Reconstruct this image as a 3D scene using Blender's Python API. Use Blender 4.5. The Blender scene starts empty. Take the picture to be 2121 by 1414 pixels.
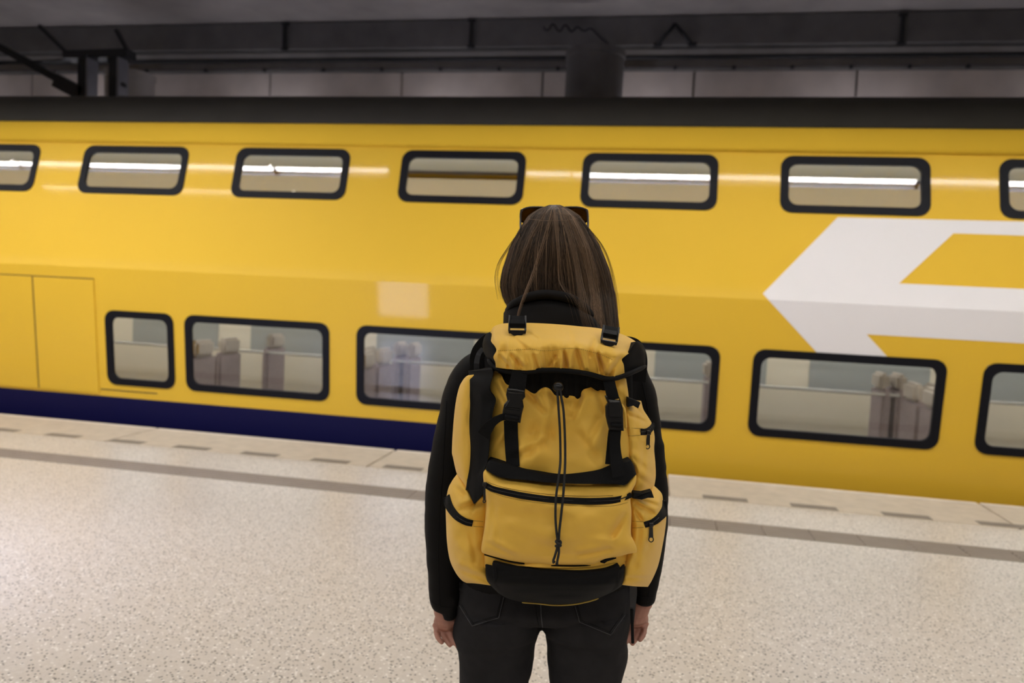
import bpy, bmesh, math, random
import numpy as np
from mathutils import Matrix, Vector
from mathutils.bvhtree import BVHTree
random.seed(7); rng = np.random.default_rng(7)
sc = bpy.context.scene
COL = sc.collection

# ------------------------------------------------------------------ camera, world, exposure
FPX, CAMH = 1550.0, 1.45
ROLL = math.atan(422 / 8400.0)
PITCH = math.atan(95 * math.cos(ROLL) / FPX)
PSI = math.atan(math.hypot(FPX, 95) / 8405.0)
F0 = np.array([-math.sin(PSI), math.cos(PSI), 0.0]); R0 = np.array([math.cos(PSI), math.sin(PSI), 0.0]); ZZ = np.array([0, 0, 1.0])
FW = F0 * math.cos(PITCH) - ZZ * math.sin(PITCH); U0 = ZZ * math.cos(PITCH) + F0 * math.sin(PITCH)
RT = R0 * math.cos(ROLL) + U0 * math.sin(ROLL); UP = U0 * math.cos(ROLL) - R0 * math.sin(ROLL)
CAM = np.array([0, 0, CAMH])
DIST = 1.767
cd = bpy.data.cameras.new('camera'); cam = bpy.data.objects.new('camera', cd); COL.objects.link(cam)
cd.sensor_fit = 'HORIZONTAL'; cd.sensor_width = 36.0; cd.lens = 36.0 * FPX / 2121.0
cam.matrix_world = Matrix(((RT[0], UP[0], -FW[0], CAM[0]), (RT[1], UP[1], -FW[1], CAM[1]), (RT[2], UP[2], -FW[2], CAM[2]), (0, 0, 0, 1)))
cd.clip_start = 0.05
cd.dof.use_dof = True; cd.dof.focus_distance = 1.5; cd.dof.aperture_fstop = 3.2
sc.camera = cam
w = bpy.data.worlds.new('world'); sc.world = w; w.use_nodes = True
w.node_tree.nodes['Background'].inputs[0].default_value = (0.5, 0.53, 0.6, 1)
w.node_tree.nodes['Background'].inputs[1].default_value = 0.05
sc.view_settings.view_transform = 'Standard'; sc.view_settings.look = 'None'
sc.view_settings.gamma = 1.0; sc.view_settings.use_curve_mapping = False
sc.view_settings.exposure = 0.14
LAMP = 47.0          # emission of the platform's fluorescent battens
PANEL_FILL = 1.3          # emission of the wide fill panels added overhead
REAR_FILL = 2.7           # emission of the rear row of added fill panels
WALL_FILL = 22.0          # emission of the fill lamps added on the far wall
INTERIOR = 17.0       # emission of the train's own ceiling strips
UPPER_FILL = 28.0        # emission of the hidden strip added to light the upper deck
SCREEN = 13.0         # emission of the lit poster stand

# ------------------------------------------------------------------ helpers
def ray(px, py):
    px = np.asarray(px, float); py = np.asarray(py, float)
    d = FW * FPX + RT * (px[..., None] - 1060.5) - UP * (py[..., None] - 707.0)
    return d
def P(px, py, yl):
    """point of the person's own frame (x right, y away, z up from the floor) seen at a pixel, at depth yl"""
    d = ray(px, py); t = (DIST + np.asarray(yl, float)) / (d @ F0)
    wv = CAM + d * t[..., None]
    return np.stack([wv @ R0, wv @ F0 - DIST, wv[..., 2]], -1)
def onplane(px, py, p0, n):
    d = ray(px, py); t = ((np.asarray(p0) - CAM) @ n) / (d @ n)
    return CAM + d * t[..., None]
def onY(px, py, Y): return onplane(px, py, (0, Y, 0), np.array([0, 1.0, 0]))
def local_to_world(p):
    p = np.asarray(p, float); return F0 * DIST + R0 * p[0] + F0 * p[1] + ZZ * p[2]

def link(o, parent=None):
    COL.objects.link(o)
    if parent is not None: o.parent = parent
    return o
def mk(name, V, Fc, mat, parent=None, smooth=True, origin=None):
    V = np.asarray(V, float)
    if origin is not None: V = V - np.asarray(origin)
    me = bpy.data.meshes.new(name)
    me.from_pydata(V.tolist(), [], [list(map(int, q)) for q in Fc])
    if smooth: me.polygons.foreach_set('use_smooth', [True] * len(me.polygons))
    me.materials.append(mat); me.update()
    return link(bpy.data.objects.new(name, me), parent)
def fixn(o):
    bm = bmesh.new(); bm.from_mesh(o.data); bmesh.ops.recalc_face_normals(bm, faces=bm.faces); bm.to_mesh(o.data); bm.free(); return o
def empty(name, loc, rz=0.0, label=None, cat=None, group=None):
    o = bpy.data.objects.new(name, None); link(o); o.location = loc; o.rotation_euler = (0, 0, rz); o.empty_display_size = 0.1
    return tag(o, label, cat, group)
def tag(o, label=None, cat=None, group=None, kind=None):
    if label: o['label'] = label
    if cat: o['category'] = cat
    if group: o['group'] = group
    if kind: o['kind'] = kind
    return o
def boxvf(c, s, bev=0.0):
    c = np.array(c, float); s = np.array(s, float) / 2
    V = np.array([[x, y, z] for x in (-1, 1) for y in (-1, 1) for z in (-1, 1)]) * s + c
    return V, [(0, 1, 3, 2), (4, 6, 7, 5), (0, 4, 5, 1), (2, 3, 7, 6), (0, 2, 6, 4), (1, 5, 7, 3)]
def box(name, c, s, mat, parent=None, bev=0.0, origin=None):
    V, Fc = boxvf(c, s)
    o = mk(name, V, Fc, mat, parent, False, origin)
    if bev > 0:
        bm = bmesh.new(); bm.from_mesh(o.data)
        bmesh.ops.bevel(bm, geom=bm.edges[:], offset=bev, segments=2, affect='EDGES', profile=0.6); bm.to_mesh(o.data); bm.free()
    return o
def merge(parts):
    V = []; Fc = []; n = 0
    for v, f_ in parts:
        V.append(np.asarray(v, float)); Fc += [tuple(i + n for i in q) for q in f_]; n += len(v)
    return np.concatenate(V), Fc
def catmull(pts, n):
    pts = np.asarray(pts, float)
    if len(pts) == 2:
        t = np.linspace(0, 1, n)[:, None]; return pts[0] * (1 - t) + pts[1] * t
    p = np.vstack([2 * pts[0] - pts[1], pts, 2 * pts[-1] - pts[-2]])
    seg = np.linalg.norm(np.diff(pts, axis=0), axis=1); cum = np.concatenate([[0], np.cumsum(seg)])
    s = np.linspace(0, cum[-1], n); k = np.clip(np.searchsorted(cum, s, side='right') - 1, 0, len(seg) - 1)
    t = ((s - cum[k]) / np.maximum(seg[k], 1e-9))[:, None]
    a, b, c, d = p[k], p[k + 1], p[k + 2], p[k + 3]
    return 0.5 * ((2 * b) + (-a + c) * t + (2 * a - 5 * b + 4 * c - d) * t ** 2 + (-a + 3 * b - 3 * c + d) * t ** 3)
def tubevf(pts, r, sides=8):
    pts = np.asarray(pts, float); n = len(pts); r = np.broadcast_to(np.asarray(r, float), (n,))
    T = np.gradient(pts, axis=0); T /= np.linalg.norm(T, axis=1)[:, None] + 1e-12
    ref = np.array([0.31, 0.17, 0.93]) if abs(T[0] @ np.array([0.31, 0.17, 0.93])) < 0.9 else np.array([0.9, 0.3, 0.1])
    A = np.cross(T, ref); A /= np.linalg.norm(A, axis=1)[:, None] + 1e-12; B = np.cross(T, A)
    th = np.linspace(0, 2 * np.pi, sides, endpoint=False)
    V = (pts[:, None] + r[:, None, None] * (A[:, None] * np.cos(th)[None, :, None] + B[:, None] * np.sin(th)[None, :, None])).reshape(-1, 3)
    Fc = []
    for i in range(n - 1):
        for j in range(sides):
            k = (j + 1) % sides; Fc.append((i * sides + j, i * sides + k, (i + 1) * sides + k, (i + 1) * sides + j))
    Fc.append(tuple(range(sides))[::-1]); Fc.append(tuple((n - 1) * sides + j for j in range(sides)))
    return V, Fc
def tube(name, pts, r, mat, parent=None, sides=8, origin=None):
    return fixn(mk(name, *tubevf(pts, r, sides), mat, parent, True, origin))
def h3(ix, iy, iz, seed):
    n = (ix * 374761393 + iy * 668265263 + iz * 2147483647 + seed * 974711) & 0xffffffff
    n = ((n ^ (n >> 13)) * 1274126177) & 0xffffffff
    return ((n ^ (n >> 16)) & 0xffff) / 65535.0
def vnoise(Q, seed=0):
    Q = np.asarray(Q, float)
    if Q.shape[-1] == 2: Q = np.concatenate([Q, np.zeros(Q.shape[:-1] + (1,))], -1)
    i = np.floor(Q).astype(np.int64); f_ = Q - i; f_ = f_ * f_ * (3 - 2 * f_); out = 0
    for dx in (0, 1):
        for dy in (0, 1):
            for dz in (0, 1):
                wgt = (f_[..., 0] if dx else 1 - f_[..., 0]) * (f_[..., 1] if dy else 1 - f_[..., 1]) * (f_[..., 2] if dz else 1 - f_[..., 2])
                out = out + wgt * h3(i[..., 0] + dx, i[..., 1] + dy, i[..., 2] + dz, seed)
    return out * 2 - 1

# ------------------------------------------------------------------ materials
def new_mat(name):
    m = bpy.data.materials.new(name); m.use_nodes = True
    return m, m.node_tree.nodes, m.node_tree.links, m.node_tree.nodes['Principled BSDF']
def pmat(name, col, rough=0.5, metal=0.0, spec=0.5, var=0.0, vscale=6.0, bump=0.0, bscale=200.0, bdist=0.001, coat=0.0, coatr=0.05, sheen=0.0, stretch=None):
    m, N, L, b = new_mat(name)
    b.inputs['Base Color'].default_value = (*col, 1); b.inputs['Roughness'].default_value = rough
    b.inputs['Metallic'].default_value = metal; b.inputs['Specular IOR Level'].default_value = spec
    b.inputs['Coat Weight'].default_value = coat; b.inputs['Coat Roughness'].default_value = coatr
    b.inputs['Sheen Weight'].default_value = sheen
    tc = N.new('ShaderNodeTexCoord'); src = tc.outputs['Object']
    if stretch:
        mp = N.new('ShaderNodeMapping'); mp.inputs['Scale'].default_value = stretch; L.new(src, mp.inputs[0]); src = mp.outputs[0]
    if var > 0:
        n = N.new('ShaderNodeTexNoise'); n.inputs['Scale'].default_value = vscale; n.inputs['Detail'].default_value = 6; L.new(src, n.inputs['Vector'])
        r = N.new('ShaderNodeMix'); r.data_type = 'RGBA'
        r.inputs[6].default_value = (*[c * (1 - var) for c in col], 1); r.inputs[7].default_value = (*[min(1, c * (1 + var)) for c in col], 1)
        L.new(n.outputs[0], r.inputs[0]); L.new(r.outputs[2], b.inputs['Base Color'])
    if bump > 0:
        n = N.new('ShaderNodeTexNoise'); n.inputs['Scale'].default_value = bscale; n.inputs['Detail'].default_value = 4; L.new(src, n.inputs['Vector'])
        bp = N.new('ShaderNodeBump'); bp.inputs['Strength'].default_value = bump; bp.inputs['Distance'].default_value = bdist
        L.new(n.outputs[0], bp.inputs['Height']); L.new(bp.outputs[0], b.inputs['Normal'])
    return m
def emat(name, col, s):
    m, N, L, b = new_mat(name); b.inputs['Base Color'].default_value = (*col, 1)
    b.inputs['Emission Color'].default_value = (*col, 1); b.inputs['Emission Strength'].default_value = s; return m
def terrazzo():
    m, N, L, b = new_mat('terrazzo')
    g = N.new('ShaderNodeNewGeometry')
    def vor(scale):
        v = N.new('ShaderNodeTexVoronoi'); v.inputs['Scale'].default_value = scale; L.new(g.outputs['Position'], v.inputs['Vector']); return v
    def math_(op, a, c):
        n = N.new('ShaderNodeMath'); n.operation = op
        for k, x in enumerate((a, c)):
            if isinstance(x, (int, float)): n.inputs[k].default_value = x
            else: L.new(x, n.inputs[k])
        return n.outputs[0]
    def mix(fac, a, c):
        n = N.new('ShaderNodeMix'); n.data_type = 'RGBA'
        if isinstance(fac, float): n.inputs[0].default_value = fac
        else: L.new(fac, n.inputs[0])
        for k, x in ((6, a), (7, c)):
            if isinstance(x, tuple): n.inputs[k].default_value = (*x, 1)
            else: L.new(x, n.inputs[k])
        return n.outputs[2]
    big = N.new('ShaderNodeTexNoise'); big.inputs['Scale'].default_value = 1.3; big.inputs['Detail'].default_value = 5; L.new(g.outputs['Position'], big.inputs['Vector'])
    base = mix(big.outputs[0], (0.585, 0.535, 0.475), (0.675, 0.62, 0.555))
    v1 = vor(105.0); sx = N.new('ShaderNodeSeparateColor'); L.new(v1.outputs['Color'], sx.inputs[0])
    shade = mix(math_('MULTIPLY', sx.outputs[0], 0.35), base, (0.46, 0.40, 0.34))
    v2 = vor(80.0); s2 = N.new('ShaderNodeSeparateColor'); L.new(v2.outputs['Color'], s2.inputs[0])
    wf = math_('MULTIPLY', math_('GREATER_THAN', s2.outputs[1], 0.82), math_('LESS_THAN', v2.outputs['Distance'], 0.42))
    c2 = mix(wf, shade, (0.86, 0.82, 0.76))
    v3 = vor(74.0); s3 = N.new('ShaderNodeSeparateColor'); L.new(v3.outputs['Color'], s3.inputs[0])
    df = math_('MULTIPLY', math_('GREATER_THAN', s3.outputs[2], 0.74), math_('LESS_THAN', v3.outputs['Distance'], 0.33))
    c3 = mix(df, c2, (0.13, 0.115, 0.10))
    L.new(c3, b.inputs['Base Color']); b.inputs['Roughness'].default_value = 0.32; b.inputs['Specular IOR Level'].default_value = 0.5
    return m
def glass(name, tint, refl_rough=0.015):
    m, N, L, b = new_mat(name); N.remove(b); out = N['Material Output']
    tr = N.new('ShaderNodeBsdfTransparent'); tr.inputs[0].default_value = (*tint, 1)
    gl = N.new('ShaderNodeBsdfGlossy'); gl.inputs['Roughness'].default_value = refl_rough
    fr = N.new('ShaderNodeFresnel'); fr.inputs[0].default_value = 1.65
    ge = N.new('ShaderNodeNewGeometry'); iv = N.new('ShaderNodeMath'); iv.operation = 'SUBTRACT'; iv.inputs[0].default_value = 1.0; L.new(ge.outputs['Backfacing'], iv.inputs[1])
    mu = N.new('ShaderNodeMath'); mu.operation = 'MULTIPLY'; L.new(fr.outputs[0], mu.inputs[0]); L.new(iv.outputs[0], mu.inputs[1])
    mx = N.new('ShaderNodeMixShader'); L.new(mu.outputs[0], mx.inputs[0]); L.new(tr.outputs[0], mx.inputs[1]); L.new(gl.outputs[0], mx.inputs[2])
    L.new(mx.outputs[0], out.inputs[0]); return m
M = dict(
    terrazzo=terrazzo(),
    slab=pmat('edge_concrete', (0.52, 0.44, 0.34), 0.7, var=0.22, vscale=9, bump=0.25, bscale=60, bdist=0.002),
    slabedge=pmat('edge_nosing', (0.66, 0.58, 0.48), 0.6, var=0.2, vscale=14),
    dash=pmat('dash_inlay', (0.20, 0.165, 0.13), 0.7, var=0.25, vscale=14),
    tactile=pmat('tactile_tile', (0.29, 0.24, 0.195), 0.6, var=0.15, vscale=8),
    joint=pmat('joint_mortar', (0.14, 0.12, 0.10), 0.9),
    concrete=pmat('vault_concrete', (0.36, 0.33, 0.32), 0.85, var=0.35, vscale=1.6, bump=0.3, bscale=18, bdist=0.004),
    panel=pmat('wall_concrete', (0.50, 0.44, 0.41), 0.75, var=0.3, vscale=2.2, bump=0.2, bscale=25, bdist=0.003),
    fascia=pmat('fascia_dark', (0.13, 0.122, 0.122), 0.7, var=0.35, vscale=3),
    ledge=pmat('ledge_grey', (0.34, 0.315, 0.305), 0.7, var=0.25, vscale=3),
    steel=pmat('dark_steel', (0.025, 0.025, 0.028), 0.55, 0.4),
    galv=pmat('galvanised_steel', (0.20, 0.20, 0.23), 0.45, 0.5, var=0.2),
    ballast=pmat('track_ballast', (0.10, 0.09, 0.08), 0.95, var=0.5, vscale=18, bump=0.8, bscale=30, bdist=0.02),
    rail=pmat('rail_steel', (0.28, 0.24, 0.21), 0.35, 0.9),
    wall=pmat('station_wall', (0.42, 0.40, 0.38), 0.8, var=0.1, vscale=2),
    tyellow=pmat('train_yellow', (0.76, 0.472, 0.038), 0.5, var=0.02, vscale=1.2, coat=0.25, coatr=0.06, spec=0.12),
    tmatt=pmat('train_yellow_matt', (0.76, 0.472, 0.038), 0.75, var=0.02, vscale=1.2, spec=0.08),
    tblue=pmat('train_blue', (0.0075, 0.007, 0.048), 0.5, spec=0.1),
    troof=pmat('train_roof', (0.040, 0.037, 0.031), 0.75, spec=0.15, var=0.2, vscale=3),
    twhite=pmat('train_white', (0.80, 0.77, 0.76), 0.5, coat=0.35, coatr=0.06, spec=0.15),
    gasket=pmat('window_gasket', (0.008, 0.008, 0.011), 0.5, spec=0.12),
    seam=pmat('door_seam', (0.17, 0.105, 0.02), 0.6),
    tglass=glass('train_glass', (0.72, 0.74, 0.74)),
    farglass=pmat('far_glass', (0.30, 0.31, 0.30), 0.2), inwall=pmat('interior_panel', (0.66, 0.58, 0.46), 0.6), inceil=pmat('interior_ceiling', (0.62, 0.63, 0.61), 0.6),
    infloor=pmat('interior_floor', (0.16, 0.15, 0.16), 0.7), seat=pmat('seat_moquette', (0.30, 0.235, 0.235), 0.9, var=0.25, vscale=30),
    seath=pmat('seat_headrest', (0.42, 0.36, 0.30), 0.8),
    inrail=pmat('interior_rail', (0.72, 0.72, 0.70), 0.25, 0.6),
    striplight=emat('interior_strip', (1.0, 0.97, 0.92), INTERIOR),
    upperfill=emat('interior_fill', (1.0, 0.99, 0.97), UPPER_FILL),
    tubelight=emat('fluorescent_tube', (1.0, 0.975, 0.94), LAMP),
    dimtube=emat('dim_tube', (1.0, 0.975, 0.94), LAMP * 0.45),
    panelfill=emat('panel_fill_diffuser', (1.0, 0.975, 0.94), PANEL_FILL), rearfill=emat('rear_fill_diffuser', (1.0, 0.97, 0.93), REAR_FILL), wallfill=emat('wall_fill_tube', (0.95, 0.93, 1.0), WALL_FILL),
    screen=emat('lit_poster', (0.62, 0.68, 1.0), SCREEN),
    yellow=pmat('pack_yellow', (0.84, 0.505, 0.060), 0.62, var=0.06, vscale=14, bump=0.3, bscale=1500, bdist=0.0006, sheen=0.15),
    black=pmat('pack_black', (0.0052, 0.0052, 0.0056), 0.75, bump=0.3, bscale=1200, bdist=0.0006, spec=0.16),
    web=pmat('webbing', (0.0058, 0.0058, 0.0062), 0.7, bump=0.6, bscale=700, bdist=0.0008, spec=0.12),
    plastic=pmat('black_plastic', (0.0055, 0.0055, 0.006), 0.3, spec=0.35),
    cordm=pmat('cord', (0.008, 0.008, 0.008), 0.7, bump=0.8, bscale=500, bdist=0.001),
    ringm=pmat('puller_metal', (0.015, 0.015, 0.015), 0.25, 0.3),
    greyweb=pmat('grey_strap', (0.03, 0.03, 0.033), 0.7, bump=0.5, bscale=700, bdist=0.0008),
    stitch=pmat('yellow_stitch', (0.45, 0.28, 0.045), 0.8), dstitch=pmat('denim_stitch', (0.07, 0.07, 0.075), 0.8),
    piping=pmat('yellow_piping', (0.50, 0.34, 0.06), 0.7),
    jacket=pmat('softshell', (0.0062, 0.0055, 0.0055), 0.75, bump=0.15, bscale=900, bdist=0.0005, spec=0.16),
    denim=pmat('charcoal_denim', (0.023, 0.022, 0.0235), 0.9, var=0.35, vscale=22, bump=0.5, bscale=900, bdist=0.0008, spec=0.12),
    skin=pmat('skin', (0.42, 0.20, 0.145), 0.5, var=0.12, vscale=40, bump=0.15, bscale=300, bdist=0.0006),
    nail=pmat('nail', (0.55, 0.30, 0.26), 0.3), shoe=pmat('shoe', (0.012, 0.012, 0.013), 0.5), sole=pmat('sole', (0.05, 0.05, 0.05), 0.8),
    tortoise=pmat('tortoise_frame', (0.018, 0.011, 0.007), 0.15, var=0.8, vscale=120), lens=glass('sunglass_lens', (0.16, 0.125, 0.08)),
)
M['skin'].node_tree.nodes['Principled BSDF'].inputs['Subsurface Weight'].default_value = 0.15
M['skin'].node_tree.nodes['Principled BSDF'].inputs['Subsurface Radius'].default_value = (0.006, 0.003, 0.002)
m, N, L, b = new_mat('hair'); at = N.new('ShaderNodeAttribute'); at.attribute_name = 'tone'
L.new(at.outputs['Color'], b.inputs['Base Color']); b.inputs['Roughness'].default_value = 0.42; b.inputs['Specular IOR Level'].default_value = 0.4
M['hair'] = m

# ------------------------------------------------------------------ setting: platform, track, hall
EDGE, SLABY, ST1, ST0 = 6.45, 5.71, 5.18, 4.93        # platform edge, inner side of the edge slabs, tactile strip
XA, XB = -16.0, 12.0
def struct(name, o): tag(o, kind='structure'); return o
V, Fc = merge([boxvf(((XA + XB) / 2, (ST0 - 7) / 2, -0.6), (XB - XA, ST0 + 7, 1.2)), boxvf(((XA + XB) / 2, (ST1 + SLABY) / 2, -0.6), (XB - XA, SLABY - ST1, 1.2)),
               boxvf(((XA + XB) / 2, (ST0 + ST1) / 2, -0.63), (XB - XA, ST1 - ST0, 1.2)), boxvf(((XA + XB) / 2, (SLABY + EDGE - 0.06) / 2, -0.66), (XB - XA, EDGE - 0.06 - SLABY, 1.08))])
floor = struct('floor', mk('floor', V, Fc, M['terrazzo'], None, False))
# edge slabs, each one its own piece with a gap, a worn light nosing and dark inlays
x_j = onplane(790., 948., (0, 0, 0), ZZ)[0]; SL = 2.42
slab_me = None; k0 = int((XA - x_j) // SL) + 1
for k in range(k0, int((XB - x_j) // SL)):
    xs = x_j + k * SL
    if slab_me is None:
        o = box('edge_slab', (SL / 2, (SLABY + EDGE - 0.07) / 2 + 0.006, -0.06), (SL - 0.018, EDGE - 0.07 - SLABY - 0.012, 0.12), M['slab'], floor, 0.006); slab_me = o.data
        n = box('slab_nosing', (SL / 2, EDGE - 0.035, -0.058), (SL - 0.022, 0.07, 0.12), M['slabedge'], floor, 0.012); nos_me = n.data
    else:
        o = link(bpy.data.objects.new('edge_slab', slab_me), floor); n = link(bpy.data.objects.new('slab_nosing', nos_me), floor)
    o.location = n.location = (xs, 0, 0)
dx0 = onplane(395., 928., (0, 0, 0), ZZ)[0]
d1 = onplane(np.array([395., 535., 685., 830., 1505., 1690., 1885., 2090.]), np.array([928., 940., 952., 967., 1033., 1053., 1072., 1095.]), (0, 0, 0), ZZ)
xs_d = d1[:, 0]; DP = (xs_d[-1] - xs_d[0]) / round((xs_d[-1] - xs_d[0]) / ((xs_d[3] - xs_d[0]) / 3)); dme = None
for k in range(-16, 24):
    x = xs_d[0] + k * DP
    if dme is None: o = box('edge_inlay', (0, 0, 0), (0.33, 0.105, 0.02), M['dash'], floor, 0.003); dme = o.data
    else: o = link(bpy.data.objects.new('edge_inlay', dme), floor)
    o.location = (x, SLABY + 0.085, -0.0075)
# tactile guide strip: tiles with four low ribs
parts = [boxvf((0, 0, -0.02), (0.296, ST1 - ST0 - 0.004, 0.04))]
for i in range(5): parts.append(boxvf((0, -0.1 + i * 0.05, 0.001), (0.29, 0.030, 0.006)))
tme = None
for k in range(int((XB - XA) / 0.3)):
    x = XA + 0.15 + k * 0.3
    if x < -8 or x > 6: continue
    if tme is None: o = mk('tactile_tile', *merge(parts), M['tactile'], floor, False); tme = o.data
    else: o = link(bpy.data.objects.new('tactile_tile', tme), floor)
    o.location = (x, (ST0 + ST1) / 2, 0.0)
for nm, xa, xb in (('tactile_strip', XA, -8.0), ('tactile_strip', 6.2, XB)):
    box(nm, ((xa + xb) / 2, (ST0 + ST1) / 2, -0.02), (xb - xa, ST1 - ST0 - 0.004, 0.042), M['tactile'], floor)
struct('ground', box('trackbed_ground', ((XA + XB) / 2, 9.5, -1.3), (XB - XA, 6.6, 0.2), M['ballast']))
CEIL = 5.8; WY = 12.0
struct('c', box('ceiling', ((XA + XB) / 2, 2.6, CEIL + 0.15), (XB - XA, 19.4, 0.3), M['concrete']))
struct('w', box('wall_back', ((XA + XB) / 2, -6.9, 2.3), (XB - XA, 0.3, 7.0), M['wall']))
struct('w', box('wall_left', (XA - 0.15, 2.6, 2.3), (0.3, 19.4, 7.0), M['wall']))
struct('w', box('wall_right', (XB + 0.15, 2.6, 2.3), (0.3, 19.4, 7.0), M['wall']))
wf = struct('w', box('wall_far', ((XA + XB) / 2, WY + 0.25, 2.3), (XB - XA, 0.3, 7.0), M['joint']))
# lower concrete panels, ledge, dark fascia above
def zat(py, Y): return float(onY(1060., float(py), Y)[2])
zl1, zl2, zf1, zf2 = zat(149, WY), zat(132, WY), zat(106, WY), zat(49, WY)
pw = 2.35; pme = None; xp = onY(1437., 170., WY)[0]
for k in range(-8, 5):
    if pme is None: o = box('wall_panel', (pw / 2, WY + 0.05, (zl1 - 1.2) / 2), (pw - 0.03, 0.1, zl1 + 1.2), M['panel'], wf, 0.01); pme = o.data
    else: o = link(bpy.data.objects.new('wall_panel', pme), wf)
    o.location = (xp + k * pw, 0, 0)
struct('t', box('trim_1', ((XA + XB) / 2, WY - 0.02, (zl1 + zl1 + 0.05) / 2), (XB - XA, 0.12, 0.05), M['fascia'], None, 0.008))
struct('t', box('trim_2', ((XA + XB) / 2, WY + 0.06, (zl1 + 0.05 + zf1) / 2), (XB - XA, 0.12, zf1 - zl1 - 0.05), M['ledge']))
struct('t', box('trim_3', ((XA + XB) / 2, WY - 0.10, (zf1 + zf2) / 2), (XB - XA, 0.24, zf2 - zf1), M['fascia'], None, 0.01))  # beam face whose shade is put into its dark colour
struct('t', box('trim_4', ((XA + XB) / 2, WY + 0.0, (zf2 + CEIL) / 2), (XB - XA, 0.2, max(0.02, CEIL - zf2)), M['concrete'])) if CEIL > zf2 + .02 else None
# conduit along the wall
pts = onY(np.array([-200., 2300.]), np.array([126.4, 104.]), WY - 0.12); zc = zat(121, WY - 0.12)
tag(tube('conduit_pipe', [(XA + .2, WY - 0.12, zc), (XB - .2, WY - 0.12, zc)], 0.034, M['steel'], None, 10), 'long dark conduit pipe running along the upper far wall', 'pipe')
# clips holding the ledge
for k, px in enumerate(range(300, 2121, 61)):
    q = onY(float(px), 146., WY - 0.15)
    if k % 2 == 0:
        o = box('ledge_clip', (0, 0, 0), (0.05, 0.04, 0.06), M['steel'], bpy.data.objects['trim_1'], 0.006) if k == 0 else link(bpy.data.objects.new('ledge_clip', bpy.data.objects['ledge_clip'].data), bpy.data.objects['trim_1'])
        o.location = (q[0], WY - 0.09, zl1 + 0.02)
# hanger brackets, bent bracket, loose coiled cable
for i, (px, y0, y1, lab) in enumerate(((590, 48, 104, 'short dark hanger rod nearest the left column on the upper wall fascia'), (977, 40, 99, 'short dark hanger rod above the gap before the broad column'), (1872, 28, 92, 'short dark hanger rod at the far right of the upper wall fascia'))):
    Yr = WY - 0.27; a = onY(float(px), float(y0), Yr); c = onY(float(px), float(y1), Yr)
    e = empty('hanger_rod', (a[0], Yr, c[2]), 0, lab, 'hanger', 'hanger rods on the far wall fascia')
    box('rod', (0, 0, (a[2] - c[2]) / 2), (0.055, 0.05, a[2] - c[2]), M['steel'], e, 0.008)
    box('foot_plate', (0, 0.02, 0.02), (0.11, 0.06, 0.035), M['steel'], e, 0.006)
    box('top_plate', (0, 0.02, a[2] - c[2] - 0.01), (0.12, 0.06, 0.03), M['steel'], e, 0.006)
Yb = WY - 0.25
q = [onY(float(x), float(y), Yb) for x, y in ((1362, 93), (1398, 50), (1434, 92))]
e = empty('strut_bracket', tuple(q[0]), 0, 'inverted V shaped dark bracket on the upper far wall', 'bracket')
tube('strut', [q[0], q[1]], 0.028, M['steel'], e, 8, q[0]); tube('strut', [q[1], q[2]], 0.028, M['steel'], e, 8, q[0])
for k in (0, 2): box('foot_plate', q[k], (0.12, 0.05, 0.05), M['steel'], e, 0.006, q[0])
cx = np.linspace(1126, 1228, 60); cy = 56 + 7 * np.sin((cx - 1126) / 4.1) * np.clip((1232 - cx) / 60, 0.4, 1) + (cx - 1126) * 0.06
cx = np.concatenate([cx, [1236, 1246, 1256, 1261]]); cy = np.concatenate([cy, [70, 80, 88, 93]])
tag(tube('loose_cable', onY(cx, cy, Yb), 0.013, M['steel'], None, 6), 'loose squiggling dark cable on the fascia above the broad column', 'cable')
# columns behind the train
def column(name, pxl, pxr, Y, ytop, lab, mat):
    a, c = onY(float(pxl), 180., Y), onY(float(pxr), 180., Y); r = (c[0] - a[0]) / 2; xm = (a[0] + c[0]) / 2
    zt = zat(ytop, Y); n = 40; e = empty(name, (xm, Y, -1.2), 0, lab, 'column')
    prof = [(r * 1.15, 0), (r * 1.15, .3), (r, .34), (r, zt + 1.2 - .10), (r * 1.04, zt + 1.2 - .08), (r * 1.04, zt + 1.2)]
    for nm, pr in (('plinth', prof[:3]), ('shaft', prof[2:4]), ('capital', prof[3:])):
        th = np.linspace(0, 2 * np.pi, n, endpoint=False); Vv = []; Ff = []
        for rr, z in pr: Vv += [(rr * math.cos(t), rr * math.sin(t), z) for t in th]
        for i in range(len(pr) - 1):
            for j in range(n): kk = (j + 1) % n; Ff.append((i * n + j, i * n + kk, (i + 1) * n + kk, (i + 1) * n + j))
        Ff += [tuple(range(n))[::-1], tuple((len(pr) - 1) * n + j for j in range(n))]
        mk(nm, Vv, Ff, mat, e, False)
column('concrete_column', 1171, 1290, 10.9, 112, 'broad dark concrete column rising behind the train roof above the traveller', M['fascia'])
column('concrete_column', 228, 312, 11.2, 150, 'short grey concrete column behind the overhead line support at left', M['ledge'])
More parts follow.
